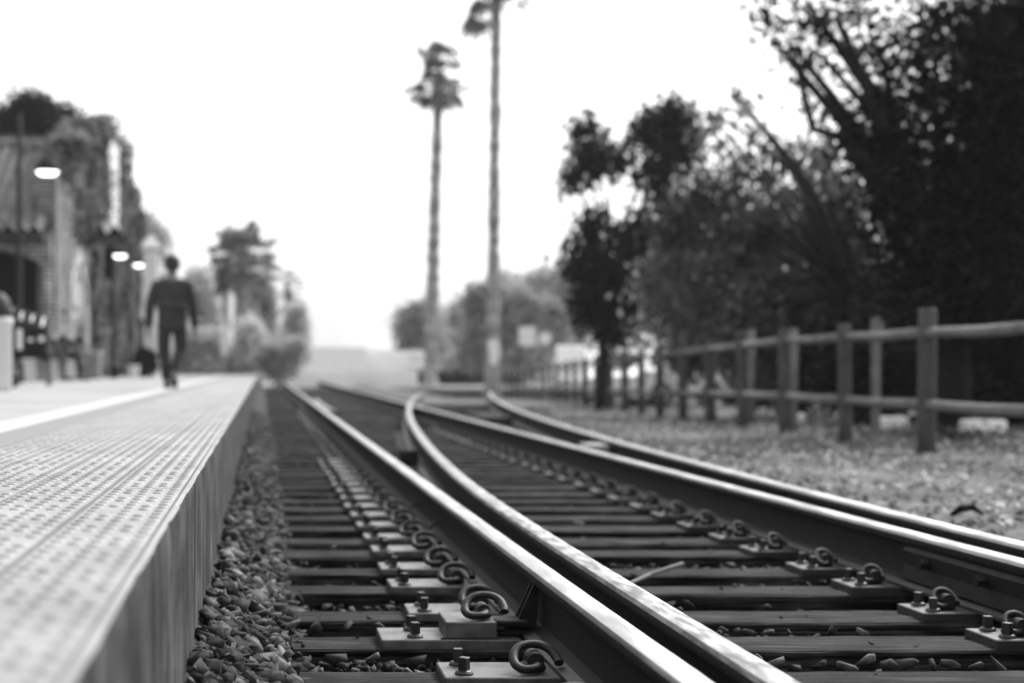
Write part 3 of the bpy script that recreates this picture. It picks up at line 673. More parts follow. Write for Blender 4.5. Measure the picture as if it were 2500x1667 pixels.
far('tree', 'grey wooded mass behind the square sign', [(1180, 740, 40, 40), (1250, 760, 60, 50), (1200, 820, 60, 50), (1320, 800, 60, 60), (1280, 860, 70, 40), (1180, 880, 50, 30)], 78, 330, .2, 'leafgrey')
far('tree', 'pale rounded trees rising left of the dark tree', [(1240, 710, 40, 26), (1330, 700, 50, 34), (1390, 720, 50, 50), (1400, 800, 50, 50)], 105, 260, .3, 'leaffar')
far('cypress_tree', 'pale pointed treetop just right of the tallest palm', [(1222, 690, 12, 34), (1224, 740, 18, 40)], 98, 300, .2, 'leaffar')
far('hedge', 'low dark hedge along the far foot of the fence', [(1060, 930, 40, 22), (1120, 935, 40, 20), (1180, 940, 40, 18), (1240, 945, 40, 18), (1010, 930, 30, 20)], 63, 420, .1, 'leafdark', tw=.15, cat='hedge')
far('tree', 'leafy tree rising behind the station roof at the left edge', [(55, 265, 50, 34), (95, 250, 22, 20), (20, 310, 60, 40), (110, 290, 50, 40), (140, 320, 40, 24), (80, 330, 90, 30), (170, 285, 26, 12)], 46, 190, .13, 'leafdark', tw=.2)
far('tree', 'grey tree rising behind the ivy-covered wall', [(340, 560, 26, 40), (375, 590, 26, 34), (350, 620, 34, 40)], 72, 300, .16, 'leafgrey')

# hills
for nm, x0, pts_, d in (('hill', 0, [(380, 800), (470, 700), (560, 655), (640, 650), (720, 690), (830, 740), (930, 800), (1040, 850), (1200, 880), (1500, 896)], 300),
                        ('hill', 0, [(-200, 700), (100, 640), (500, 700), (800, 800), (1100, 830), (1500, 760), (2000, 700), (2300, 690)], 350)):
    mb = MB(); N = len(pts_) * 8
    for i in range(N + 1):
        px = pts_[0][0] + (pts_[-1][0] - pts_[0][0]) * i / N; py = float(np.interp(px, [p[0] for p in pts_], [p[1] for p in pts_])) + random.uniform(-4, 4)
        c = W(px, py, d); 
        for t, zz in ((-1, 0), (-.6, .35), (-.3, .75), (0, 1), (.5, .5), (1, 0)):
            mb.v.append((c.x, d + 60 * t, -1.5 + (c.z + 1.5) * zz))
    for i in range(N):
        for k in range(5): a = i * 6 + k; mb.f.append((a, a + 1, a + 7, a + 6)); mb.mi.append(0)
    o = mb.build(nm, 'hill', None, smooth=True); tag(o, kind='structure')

# ------------------------------------------------------------------ station building
bld = thing('station_wing', 'low brick wing with clay tile roof and dark arched opening at the left edge', 'building', (-8, 31, ZP))
bo = Vector(bld.location)
def child(mb, name, m, parent, off, smooth=False):
    for i, p in enumerate(mb.v): mb.v[i] = tuple(Vector(p) - Vector(off))
    return mb.build(name, m, parent, smooth)
# front wall with elliptical arch
mb = MB(); xl, xr = -14, -4.47; cx, a_, b_, zs = -6.58, 1.95, .50, 2.83; yf, yb_ = 31.0, 31.35
N = 20; arch = [(cx + a_ * math.cos(math.pi * i / N), zs + b_ * math.sin(math.pi * i / N)) for i in range(N + 1)]
mb.box(cx + a_, xr, yf, yb_, ZP - .1, 3.62); mb.box(xl, cx - a_, yf, yb_, ZP - .1, 3.62)
for i in range(N):
    (xa, za), (xb, zb) = arch[i], arch[i + 1]; mb.prism([(xa, za), (xa, 3.62), (xb, 3.62), (xb, zb)], yf, yb_, 'y')
mb.box(cx - a_, cx + a_, yf + .02, yb_ - .02, ZP - .1, ZP + .42)
child(mb, 'wall', 'brickf', bld, bo)
mb = MB(); mb.box(-4.47 - .3, -4.475, yb_, 35, ZP - .1, 3.9); mb.box(xl, -4.6, 34.6, 35, ZP - .1, 3.6); child(mb, 'side_wall', 'brickx', bld, bo)
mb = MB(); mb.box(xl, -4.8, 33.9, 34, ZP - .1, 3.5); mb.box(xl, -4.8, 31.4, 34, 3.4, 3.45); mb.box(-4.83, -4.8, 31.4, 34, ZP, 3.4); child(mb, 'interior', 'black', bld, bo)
for i in range(0, N, 1):  # voussoir ring
    pass
ring = MB()
for i in range(N):
    a0, a1 = math.pi * i / N + .01, math.pi * (i + 1) / N - .01
    ring.prism([(cx + a_ * math.cos(a0), zs + b_ * math.sin(a0)), (cx + (a_ + .2) * math.cos(a0), zs + (b_ + .22) * math.sin(a0)), (cx + (a_ + .2) * math.cos(a1), zs + (b_ + .22) * math.sin(a1)), (cx + a_ * math.cos(a1), zs + b_ * math.sin(a1))], yf - .02, yf + .1, 'y')
child(ring, 'arch_ring', 'stucco', bld, bo).data.materials[0] = M['brickf']
# tile roof
mb = MB(); nxr = 260; x0r, x1r = -14.3, -4.52; ns = 40; yy0, zz0, yy1, zz1 = 30.45, 3.56, 34.9, 6.0
for j in range(ns + 1):
    t = j / ns; st = (t * 13) % 1.0
    for i in range(nxr + 1):
        x = x0r + (x1r - x0r) * i / nxr; ph = (x / .27) % 1; z = .12 * abs(math.sin(math.pi * ph)) * (1.3 - .5 * st) - .06 * st
        mb.v.append((x + .012 * math.sin(j * 1.7), yy0 + (yy1 - yy0) * t, zz0 + (zz1 - zz0) * t + z + random.uniform(-.004, .004)))
for j in range(ns):
    for i in range(nxr): a = j * (nxr + 1) + i; mb.f.append((a, a + 1, a + nxr + 2, a + nxr + 1)); mb.mi.append(0)
child(mb, 'roof', 'tile', bld, bo)
mb = MB(); mb.box(-14, -4.55, 30.5, 31.0, 3.40, 3.53); 
for k in range(24): mb.box(-13.9 + k * .4, -13.8 + k * .4, 30.42, 31, 3.42, 3.545)
child(mb, 'eaves', 'darkwood', bld, bo)
mb = MB(); mb.tube([(-14, 34.9, 6.04), (-4.5, 34.9, 6.04)], .12, 10); child(mb, 'ridge', 'tile', bld, bo)
# tall ivy wall
XW = -4.4
tw_ = thing('station_hall', 'tall brick hall wall with curved parapet and pale stucco panel behind the lamps', 'building', (XW, 35.2, ZP))
to = Vector(tw_.location)
top = [(35.05, 5.67), (35.8, 5.75), (38.8, 6.36), (41, 6.75), (42.5, 6.95), (44, 6.9), (45, 6.7), (45.9, 6.0), (46.2, 5.7), (47.5, 5.7), (48.6, 5.6), (49.3, 5.0), (50, 4.7)]
poly = [(35.05, ZP - .1)] + [(50, ZP - .1)] + [(y, z + CAMZ) for y, z in top[::-1]]
mb = MB(); mb.prism([(y, z) for y, z in poly], XW - .45, XW, 'x'); mb.box(-9, XW - .45, 35.06, 35.4, ZP - .1, 6.3); mb.box(-9, XW - .45, 49.6, 49.95, ZP - .1, 5.4)
child(mb, 'wall', 'brickx', tw_, to)
mb = MB(); mb.box(XW - .4, XW - .004, 31.36, 35.05, ZP - .1, CAMZ + 4.1); mb.box(XW - .4, XW - .004, 34.0, 35.05, CAMZ + 4.1, CAMZ + 5.3); child(mb, 'buttress', 'brickx', tw_, to)
mb = MB(); mb.box(XW + .0, XW + .06, 41.0, 44.4, CAMZ + 3.9, CAMZ + 6.6); child(mb, 'stucco_panel', 'stucco', tw_, to)
mb = MB()  # lancet trim
def lancet(mb, y0, y1, z0, zs_, zt, t, x0, x1):
    ym = (y0 + y1) / 2
    mb.box(x0, x1, y0, y0 + t, z0, zs_); mb.box(x0, x1, y1 - t, y1, z0 - .0, zs_)
    mb.prism([(y0, zs_), (y0 + t, zs_), (ym, zt - t * 1.2), (ym, zt)], x0, x1, 'x'); mb.prism([(y1 - t, zs_), (y1, zs_), (ym, zt), (ym, zt - t * 1.2)], x0, x1, 'x')
lancet(mb, 33.5, 36.6, ZP + .5, CAMZ + 1.9, CAMZ + 2.9, .32, XW, XW + .05); child(mb, 'window_surround', 'trim', tw_, to)
mb = MB(); mb.prism([(33.92, ZP + .5), (36.18, ZP + .5), (36.18, CAMZ + 1.9), (35.05, CAMZ + 2.4), (33.92, CAMZ + 1.9)], XW - .05, XW + .012, 'x'); child(mb, 'window', 'glass', tw_, to)
mb = MB(); mb.box(XW - .1, XW + .012, 44.6, 46.3, ZP + .02, CAMZ + 1.6); child(mb, 'doorway', 'darkwood', tw_, to)
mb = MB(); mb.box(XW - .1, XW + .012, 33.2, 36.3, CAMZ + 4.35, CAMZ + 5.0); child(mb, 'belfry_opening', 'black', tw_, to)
# ivy
P = []
def wall_top(y): return CAMZ + float(np.interp(y, [32] + [t[0] for t in top], [4.6] + [t[1] for t in top]))
holes = ((40.9, 44.5, CAMZ + 3.8, 9), (33.3, 36.8, 0, CAMZ + 2.9), (33.0, 36.5, CAMZ + 4.2, CAMZ + 5.1))
while len(P) < 26000:
    y = random.uniform(32.2, 50.3); zt = wall_top(y); z = ZP + .3 + (zt + .25 - ZP - .3) * random.random() ** .8
    if any(h[0] < y < h[1] and h[2] < z < h[3] for h in holes) and random.random() < .97: continue
    dn = .5 + .5 * math.sin(y * 1.9 + 1.3 * math.sin(z * 1.6)) + .35 * math.sin(z * 2.9 + y); lim_ = .75 if z > CAMZ + 1.2 else .35
    if z > zt - .5: lim_ = 1.5
    if dn * random.random() > lim_ * .6 and random.random() > lim_: continue
    if y < 34.6 and z < CAMZ + 4.2 and random.random() < .93: continue
    if y < 37.5 and z < CAMZ + 3 and random.random() < .9: continue
    bulge = .12 + .18 * abs(math.sin(y * 1.1) * math.sin(z * 1.4)) + (.25 if z > zt - .4 else 0)
    P.append((XW + random.random() * bulge - (random.random() * .5 if z > zt else 0), y, z))
P = np.array(P); bs = np.array((XW, 42, ZP)); V, Fc = leaf_verts(P - bs, .10, 1.4)
iv = thing('climbing_ivy', 'ivy climbing over the tall hall wall around the pale stucco panel', 'ivy', tuple(bs))
npmesh('foliage', V, Fc, 'leafivy', iv)
mb = MB()
for k in range(16):
    y = 37.5 + k * .75; pts_ = [(XW + .03, y + .3 * math.sin(q + k), ZP + q * .7) for q in range(6)]; mb.tube(pts_, [.035, .03, .025, .02, .018, .012], 6)
child(mb, 'stem', 'bark', iv, tuple(bs))
# pillar with pyramid cap
d = 58; p = W(369, 0, d); root = thing('capped_pillar', 'pale pillar with white pyramid cap beyond the ivy wall', 'pillar', (p.x, d, ZP))
mb = MB(); mb.box(-.26, .26, -.26, .26, -.3, W(0, 607, d).z - ZP); mb.build('shaft', 'stucco', root)
z1 = W(0, 607, d).z - ZP; mb = MB(); mb.box(-.38, .38, -.38, .38, z1, z1 + .1); mb.add([(-.36, -.36, z1 + .1), (.36, -.36, z1 + .1), (.36, .36, z1 + .1), (-.36, .36, z1 + .1), (0, 0, z1 + .6)], [(0, 1, 4), (1, 2, 4), (2, 3, 4), (3, 0, 4), (0, 3, 2, 1)]); mb.build('cap', 'white', root)
# far white building
root = thing('stucco_building', 'pale stucco building behind the capped pillar and the walking man', 'building', (-7, 70, ZP))
mb = MB(); mb.box(-5, 2.75, 0, 14, -.5, 4.6); mb.build('wall', 'stucco', root)
mb = MB(); mb.box(-5.2, 2.95, -.2, 14.2, 4.6, 4.85); mb.build('roof', 'white', root)
for k in range(2):
    mb = MB(); mb.box(2.74, 2.79, 2 + 5 * k, 4 + 5 * k, .9, 2.6); f_ = mb.build('window', 'glass', root)
    mb = MB(); mb.box(2.79, 2.83, 1.9 + 5 * k, 4.1 + 5 * k, .75, .9); mb.build('sill', 'white', f_)
mb = MB(); mb.box(.6, 1.8, -.05, .0, 1.0, 2.6); mb.build('window', 'glass', root)

# ------------------------------------------------------------------ lamps
def lamp(label, pxp, d, ytop, pxs, ys, dia, arm=True):
    b = W(pxp, 0, d); base = Vector((b.x, d, ZP)); root = thing('platform_lamp', label, 'lamp post', base, 0, 'platform lamps')
    H = W(0, ytop, d).z - ZP; s = W(pxs, ys, d) - base; r = dia / 2
    mb = MB(); mb.tube([(0, 0, 0), (0, 0, .25), (0, 0, .3), (0, 0, H)], [.10, .09, .055, .048], 12); mb.build('pole', 'dark', root, smooth=True)
    mb = MB(); mb.tube([(0, 0, s.z + r * 1.5), (s.x * .5, 0, s.z + r * 1.75), (s.x, 0, s.z + r * 1.7), (s.x, 0, s.z + r * 1.1)], .018, 8); mb.tube([(0, 0, s.z + r * .9), (s.x * .45, 0, s.z + r * 1.68)], .012, 6); mb.build('arm', 'dark', root, smooth=True)
    mb = MB(); mb.lathe([(r * .16, r * 1.25), (r * .2, r * 1.0), (r * .5, r * .85), (r * .82, r * .5), (r * .98, r * .05), (r, -.02), (r * .96, -.02), (r * .92, .04), (r * .4, r * .7), (.01, r * .75)], (s.x, 0, s.z), 24); sh = mb.build('shade', 'dark', root, smooth=True)
    mb = MB(); mb.lathe([(.02, -.085), (r * .6, -.07), (r * .88, -.01), (r * .8, .06)], (s.x, 0, s.z), 20); mb.build('globe', 'lamp', root, smooth=True)
    return root
lamp('nearest dark platform lamp with a lit bell shade, in front of the tile roof', 47, 27, 278, 116, 418, .47)
l2 = lamp('second lit platform lamp with a dark banner, below the hanging sign', 277, 37, 560, 293, 622, .40)
lamp('third lit platform lamp right of the hanging sign', 316, 45, 600, 339, 645, .38)
lamp('farthest small platform lamp just right of the walking man', 477, 90, 690, 486, 728, .7)
mb = MB(); q = W(266, 640, 37) - Vector(l2.location); mb.rbox(q.x - .13, q.x + .12, -.02, .02, q.z - .42, q.z + .40, .01); mb.build('banner', 'dark', l2)
# hanging sign with arched top
d = 34; p = W(264, 595, d); root = thing('hanging_sign', 'dark hanging sign with arched top, pale emblem and a row of letters', 'sign', p)
s = d / F; wv = 39 * s
mb = MB(); arc = [(-wv, 0), (wv, 0), (wv, 24 * s)] + [(wv * .72 * math.cos(a), 24 * s + 26 * s * math.sin(a)) for a in [math.pi * i / 12 for i in range(13)]] + [(-wv, 24 * s)]
mb.prism(arc, -.03, .03, 'y'); mb.build('board', 'dark', root)
mb = MB()
x = -wv * .86
while x < wv * .8:
    w1 = random.uniform(.035, .055); h1 = random.uniform(.07, .09)
    mb.box(x, x + w1 * .35, -.036, -.03, .05, .05 + h1); mb.box(x + w1 * .35, x + w1, -.036, -.03, .05 + random.choice((0, h1 * .4, h1 * .75)), .05 + h1); x += w1 + .02
mb.build('lettering', 'lettering', root)
mb = MB(); mb.prism([(-.13, .46), (-.08, .52), (-.01, .44), (.08, .52), (.13, .44), (.09, .34), (.02, .25), (-.05, .23), (-.11, .33)], -.036, -.03, 'y'); mb.build('emblem', 'paper', root)
mb = MB(); mb.tube([(-.02, 0, 24 * s + 24 * s), (-.02, 0, 50 * s + .12), (-.9, .0, 50 * s + .12)], .02, 6); mb.build('bracket', 'dark', root)

# ------------------------------------------------------------------ platform furniture
d = 22.5
rk = thing('newspaper_rack', 'dark newspaper rack with slanted lids and white papers at the left edge', 'newspaper rack', (W(70, 0, d).x, d, ZP), 0)
for k in range(4):
    x0 = -.34 + k * .165; 
    mb = MB(); mb.prism([(-.22, .48), (.22, .48), (.22, 1.22 - k * .05), (.08, 1.22 - k * .05), (-.22, .92 - k * .02)], x0, x0 + .15, 'x'); c_ = mb.build('box', 'dark', rk)
    mb = MB(); mb.box(x0 + .035, x0 + .115, -.232, -.222, .55 + (.0 if k == 1 else .12), .86 if k == 1 else .72 + .03 * (k % 2)); mb.build('newspaper', 'paper', c_)
    zt0, zt1, ya, yb2 = .92 - k * .02, 1.22 - k * .05, -.22, .08; ny, nz = -(zt1 - zt0), .30; L = math.hypot(ny, nz); ny, nz = ny / L * .01, nz / L * .01
    f1, f2 = (.15, .85) if k in (0, 3) else (.35, .8)
    A_ = [(x0 + .05, ya + .3 * f1 + ny, zt0 + (zt1 - zt0) * f1 + nz), (x0 + .10, ya + .3 * f1 + ny, zt0 + (zt1 - zt0) * f1 + nz), (x0 + .10, ya + .3 * f2 + ny, zt0 + (zt1 - zt0) * f2 + nz), (x0 + .05, ya + .3 * f2 + ny, zt0 + (zt1 - zt0) * f2 + nz)]
    mb = MB(); mb.add(A_ + [(a, b + ny * .5, c + nz * .5) for a, b, c in A_], [(0, 1, 2, 3), (4, 5, 6, 7), (0, 1, 5, 4), (1, 2, 6, 5), (2, 3, 7, 6), (3, 0, 4, 7)]); mb.build('display_card', 'paper', c_)
mb = MB(); mb.box(-.38, .34, -.22, .22, .43, .475); mb.build('shelf', 'dark', rk)
for sx in (-.32, .29):
    mb = MB()
    for sy in (-.18, .18): mb.tube([(sx - .06 * (1 if sx > 0 else -1), sy, .43), (sx, sy, .38), (sx + (.02 if sx > 0 else -.02), sy, 0)], .018, 8)
    mb.build('leg', 'dark', rk)
d = 18.3; p = W(-8, 0, d); tc = thing('trash_can', 'pale round trash can with a dark mouth, cut by the left edge', 'trash can', (p.x, d, ZP))
mb = MB(); mb.lathe([(.17, 0), (.19, .03), (.19, .8), (.205, .82), (.205, .88), (.19, .9)], n=20); mb.build('body', 'stucco', tc, smooth=True)
mb = MB(); mb.lathe([(.19, .9), (.19, 1.0), (.16, 1.12), (.09, 1.2), (.01, 1.22)], n=20); lid = mb.build('lid', 'darkwood', tc, smooth=True)
mb = MB(); mb.box(-.1, .1, -.2, -.13, .92, 1.08); mb.build('opening', 'black', lid)
d = 21; p = W(24, 0, d); mb = MB(); mb.ell((0, 0, .13), (.16, .14, .16)); mb.ell((.05, .02, .26), (.07, .07, .12)); bgo = mb.build('bag', 'darkwood', None, smooth=True); bgo.location = (p.x, d, ZP)
tag(bgo, 'dark bag slumped on the floor under the newspaper rack', 'bag')
# low stone bench, two hunched people
d = 30; bx = W(106, 0, d).x
be = thing('stone_bench', 'pale stone bench in front of the brick pier', 'bench', (bx, d + .15, ZP))
mb = MB(); mb.rbox(-.55, .40, -.22, .22, .38, .45, .015); mb.build('seat', 'stucco', be)
for sx in (-.3, .12):
    mb = MB(); mb.rbox(sx - .1, sx + .12, -.18, .18, 0, .38, .01); mb.build('leg', 'stucco', be)
def skinned(name, nodes, edges, m, parent, sub_=2, root=0):
    me = bpy.data.meshes.new(name); keys = list(nodes); me.from_pydata([nodes[k][0] for k in keys], [(keys.index(a), keys.index(b)) for a, b in edges], [])
    o = bpy.data.objects.new(name, me); C.collection.objects.link(o); o.modifiers.new('skin', 'SKIN')
    if not me.skin_vertices: 
        bm = bmesh.new(); bm.from_mesh(me); bm.verts.layers.skin.verify(); bm.to_mesh(me); bm.free()
    for i, k in enumerate(keys):
        r = nodes[k][1]; r = r if hasattr(r, '__len__') else (r, r)
        me.skin_vertices[0].data[i].radius = r; me.skin_vertices[0].data[i].use_root = (i == root)
    s_ = o.modifiers.new('sub', 'SUBSURF'); s_.levels = sub_; s_.render_levels = sub_
    dg = bpy.context.evaluated_depsgraph_get(); m2 = bpy.data.meshes.new_from_object(o.evaluated_get(dg)); bpy.data.objects.remove(o)
    o2 = bpy.data.objects.new(name, m2); C.collection.objects.link(o2); m2.materials.clear(); m2.materials.append(M[m]); o2.parent = parent
    m2.polygons.foreach_set('use_smooth', [True] * len(m2.polygons)); return o2
def chain(*ks): return list(zip(ks[:-1], ks[1:]))
def hand(nodes, edges, wr, side, dirv):   # palm and five curled fingers rooted at wrist key wr
    w0 = Vector(nodes[wr][0]); pk = wr + 'p'; nodes[pk] = ((w0 + Vector(dirv) * .075)[:], (.020, .034)); edges.append((wr, pk)); pc = Vector(nodes[pk][0])
    for i in range(4):
        off = Vector((0, (-.030 + .020 * i), 0)); L = (.072, .082, .076, .060)[i]
        a, b, c = pk + 'a%d' % i, pk + 'b%d' % i, pk + 'c%d' % i
        nodes[a] = ((pc + off + Vector(dirv) * .02)[:], .011); nodes[b] = ((pc + off * 1.1 + Vector(dirv) * (.02 + L * .5) + Vector((-side * .006, 0, 0)))[:], .0095); nodes[c] = ((pc + off * 1.05 + Vector(dirv) * (.02 + L) + Vector((-side * .028, 0, 0)))[:], .008)
        edges += [(pk, a), (a, b), (b, c)]
    t1, t2 = pk + 't1', pk + 't2'; nodes[t1] = ((w0 + Vector(dirv) * .045 + Vector((-side * .012, .040, 0)))[:], .012); nodes[t2] = ((w0 + Vector(dirv) * .085 + Vector((-side * .022, .058, 0)))[:], .009); edges += [(wr, t1), (t1, t2)]
# walking man, seen from behind (faces +Y)
d = 19.9; man = thing('person', 'man walking away along the platform in dark sweater and dark jeans', 'person', (W(420, 0, d).x, d, ZP)); 
J = dict(pel=((0, 0, .95), (.125, .09)), sp1=((0, 0, 1.1), (.12, .085)), sp2=((0, .01, 1.28), (.135, .09)), ch=((0, .015, 1.40), (.125, .08)), nk=((0, .02, 1.50), .052), hd0=((0, .03, 1.60), (.07, .08)), hd1=((0, .035, 1.69), (.072, .085)), hd2=((0, .03, 1.745), (.05, .06)),
         ls=((-.185, .01, 1.40), .055), le=((-.255, -.04, 1.10), .043), lw=((-.275, .02, .80), .028), rs=((.185, .01, 1.40), .055), re=((.245, .03, 1.10), .043), rw=((.262, .08, .80), .028),
         lh=((-.09, 0, .90), .085), lk=((-.085, .06, .50), .055), la=((-.06, -.02, .09), .038), lt=((-.06, .14, .04), .035),
         rh=((.09, 0, .90), .085), rk=((.085, .04, .50), .055), ra=((.035, -.22, .17), .038), rt=((.035, -.13, .05), .035))
E = chain('pel', 'sp1', 'sp2', 'ch', 'nk', 'hd0', 'hd1', 'hd2') + chain('ch', 'ls', 'le', 'lw') + chain('ch', 'rs', 're', 'rw') + chain('pel', 'lh', 'lk', 'la', 'lt') + chain('pel', 'rh', 'rk', 'ra', 'rt')
body_n = dict(J); 
for k in ('pel', 'sp1', 'sp2', 'ch'): body_n[k] = (J[k][0], (J[k][1][0] * .75, J[k][1][1] * .75))
be_ = list(E); hand(body_n, be_, 'lw', -1, (0, .1, -.99)); hand(body_n, be_, 'rw', 1, (0, .1, -.99))
man.scale = (1.16, 1.05, 1.0); body = skinned('body', body_n, be_, 'skin', man)
T_ = {k: J[k] for k in ('pel', 'sp1', 'sp2', 'ch', 'nk', 'ls', 'le', 'lw', 'rs', 're', 'rw')}
def inf(dct, f, ov={}): return {k: (v[0], tuple(x * f + .006 for x in (v[1] if hasattr(v[1], '__len__') else (v[1], v[1])))) for k, v in {**dct, **ov}.items()}
T_['hip'] = ((0, 0, .84), (.12, .1))
sw = inf(T_, 1.12, dict(hip=((0, 0, .86), (.145, .11)), pel=((0, 0, .96), (.150, .11)), sp1=((0, -.01, 1.10), (.165, .115)), sp2=((0, 0, 1.28), (.178, .115)), ch=((0, .01, 1.40), (.155, .10)), nk=((0, .02, 1.50), .048), lw=((-.275, .015, .80), .038), rw=((.262, .08, .80), .038), le=((-.255, -.04, 1.12), .052), re=((.245, .03, 1.12), .052)))
skinned('sweater', sw, chain('hip', 'pel', 'sp1', 'sp2', 'ch', 'nk') + chain('ch', 'ls', 'le', 'lw') + chain('ch', 'rs', 're', 'rw'), 'sweater', man)
je = dict(wst=((0, 0, 1.02), (.12, .09)), pel=((0, 0, .90), (.155, .115)), lh=((-.095, 0, .82), .09), lk=((-.10, .05, .50), .078), lm=((-.07, .0, .28), .070), la=((-.06, -.02, .09), .060), rh=((.095, 0, .82), .09), rk=((.10, .04, .50), .078), rm=((.06, -.09, .33), .070), ra=((.038, -.20, .17), .056))
skinned('jeans', je, chain('wst', 'pel') + chain('pel', 'lh', 'lk', 'lm', 'la') + chain('pel', 'rh', 'rk', 'rm', 'ra'), 'jeans', man)
for nm_, a_p, t_p in (('l', (-.06, -.05, .05), (-.06, .16, .035)), ('r', (.035, -.26, .13), (.035, -.08, .035))):
    mb = MB(); a, b = Vector(a_p), Vector(t_p); mb.tube([a - (b - a) * .1, a, a * .5 + b * .5, b, b + (b - a) * .12], [.02, .043, .045, .042, .02], 12); mb.build('shoe', 'shoe', man, smooth=True)
mb = MB(); mb.ell((0, .015, 1.70), (.098, .11, .112), 18, 12); mb.ell((0, -.02, 1.64), (.078, .075, .07), 16, 10); mb.build('hair', 'hair', man, smooth=True)
for sx in (-1, 1):
    mb = MB(); mb.ell((sx * .083, .03, 1.635), (.012, .022, .034), 10, 8); mb.build('ear', 'skin', man, smooth=True)
# seated, bending forward (facing +X)
def sitter(label, x, y, jm, sm, sc=1.0, dark=False):
    p = thing('person', label, 'person', (x, y, ZP))
    N_ = dict(pel=((0, 0, .54), (.12, .1)), sp=((.10, 0, .72), (.12, .1)), ch=((.26, 0, .86), (.13, .1)), nk=((.38, 0, .86), .05), hd=((.47, 0, .80), .085), hd2=((.53, 0, .74), .07),
              ls=((.27, -.18, .84), .052), le=((.40, -.20, .60), .042), lw=((.50, -.10, .46), .028), rs=((.27, .18, .84), .052), re=((.40, .20, .60), .042), rw=((.50, .10, .46), .028),
              lh=((.05, -.09, .53), .085), lk=((.42, -.10, .52), .06), la=((.50, -.10, .09), .04), lt=((.62, -.10, .05), .035), rh=((.05, .09, .53), .085), rk=((.42, .10, .52), .06), ra=((.44, .10, .09), .04), rt=((.56, .10, .05), .035))
    E_ = chain('pel', 'sp', 'ch', 'nk', 'hd', 'hd2') + chain('ch', 'ls', 'le', 'lw') + chain('ch', 'rs', 're', 'rw') + chain('pel', 'lh', 'lk', 'la', 'lt') + chain('pel', 'rh', 'rk', 'ra', 'rt')
    n2 = dict(N_); e2 = list(E_); hand(n2, e2, 'lw', 1, (.4, 0, -.9)); hand(n2, e2, 'rw', 1, (.4, 0, -.9)); skinned('body', n2, e2, 'skin', p, 1)
    tt = inf({k: N_[k] for k in ('pel', 'sp', 'ch', 'ls', 'le', 'lw', 'rs', 're', 'rw')}, 1.14); skinned('jacket', tt, chain('pel', 'sp', 'ch') + chain('ch', 'ls', 'le', 'lw') + chain('ch', 'rs', 're', 'rw'), sm, p)
    tt = inf({k: N_[k] for k in ('pel', 'lh', 'lk', 'la', 'rh', 'rk', 'ra')}, 1.2); skinned('trousers', tt, chain('pel', 'lh', 'lk', 'la') + chain('pel', 'rh', 'rk', 'ra'), jm, p)
    mb = MB(); mb.ell((.46, 0, .85), (.11, .095, .10), 16, 10); mb.build('hair', 'hair', p, smooth=True)
    for k, sy in (('l', -.1), ('r', .1)):
        mb = MB(); q = N_[k + 'a'][0][0]; mb.tube([(q - .08, sy, .05), (q, sy, .055), (q + .12, sy, .045), (q + .2, sy, .03)], [.03, .045, .042, .02], 10); mb.build('shoe', 'shoe', p, smooth=True)
    return p
sitter('seated person bending forward in pale jeans and grey jacket on the stone bench', bx - .05, 30, 'jeans2', 'shirt')
sitter('second seated person bending forward in black trousers, right of the first', bx + .22, 30.5, 'jeans', 'shirt')
# planters and shrubs
d = 36; p = W(222, 0, d); pl = thing('box_planter', 'grey square planter against the hall wall', 'planter', (p.x, d, ZP)); mb = MB(); mb.rbox(-.24, .24, -.24, .24, .0, .62, .02); mb.build('box', 'midmetal', pl); mb = MB(); mb.rbox(-.26, .26, -.26, .26, .62, .66, .01); mb.build('rim', 'stucco', pl)
d = 42; p = W(355, 0, d); pl = thing('round_shrub', 'dark round clipped shrub in front of the white wall', 'shrub', (p.x, d, ZP))
V, Fc = cloud([((0, 0, .42), (.36, .36, .40)), ((0, 0, .3), (.3, .3, .3))], 5200, .045, .03, 10); npmesh('foliage', V, Fc, 'leafdark', pl); mb = MB(); mb.tube([(0, 0, 0), (0, 0, .4)], .04, 8); mb.build('stem', 'bark', pl)
d = 41; p = W(327, 0, d); pt = thing('white_pot', 'small square white pot left of the round shrub', 'pot', (p.x, d, ZP)); mb = MB(); mb.prism([(-.11, 0), (.11, 0), (.15, .3), (-.15, .3)], -.14, .14, 'y'); mb.build('body', 'white', pt); mb = MB(); mb.box(-.16, .16, -.15, .15, .3, .34); mb.build('rim', 'white', pt)

# ------------------------------------------------------------------ signs beyond
def sign(label, px, d, y0, y1, w_, shape='rect', base=None, m='white', pole='midmetal', dxp=0):
    b = W(px, 0, d); gz_ = (ZP - .3 if px < VX else drop(d)); root = thing('sign_post', label, 'sign', (b.x, d, gz_)); z0, z1 = W(0, y1, d).z - gz_, W(0, y0, d).z - gz_; hw = w_ / F * d / 2
    mb = MB(); mb.tube([(dxp, .04, -.1), (dxp, .04, z1 - .02)], .05, 8); mb.build('pole', pole, root)
    mb = MB()
    if shape == 'rect': mb.rbox(-hw, hw, -.02, .01, z0, z1, .008)
    elif shape == 'round': c = (z0 + z1) / 2; mb.prism([(hw * math.cos(a), c + (z1 - z0) / 2 * math.sin(a)) for a in [2 * math.pi * i / 16 for i in range(16)]], -.02, .01, 'y')
    elif shape == 'taper': mb.prism([(-hw * .6, z0), (hw * .6, z0), (hw, z1), (-hw, z1)], -.02, .01, 'y')
    elif shape == 'peak': mb.prism([(-hw, z0), (hw, z0), (hw, z1 - .08), (0, z1), (-hw, z1 - .08)], -.02, .01, 'y')
    mb.build('panel', m, root); return root
sign('square white sign on a post behind the far fence', 1287, 50, 798, 844, 40, dxp=.22)
sign('round white sign on a post right of the square sign', 1331, 50, 811, 841, 32, 'round')
sign('tall tapered white sign at the foot of the tallest palm', 1205, 47, 830, 890, 28, 'taper')
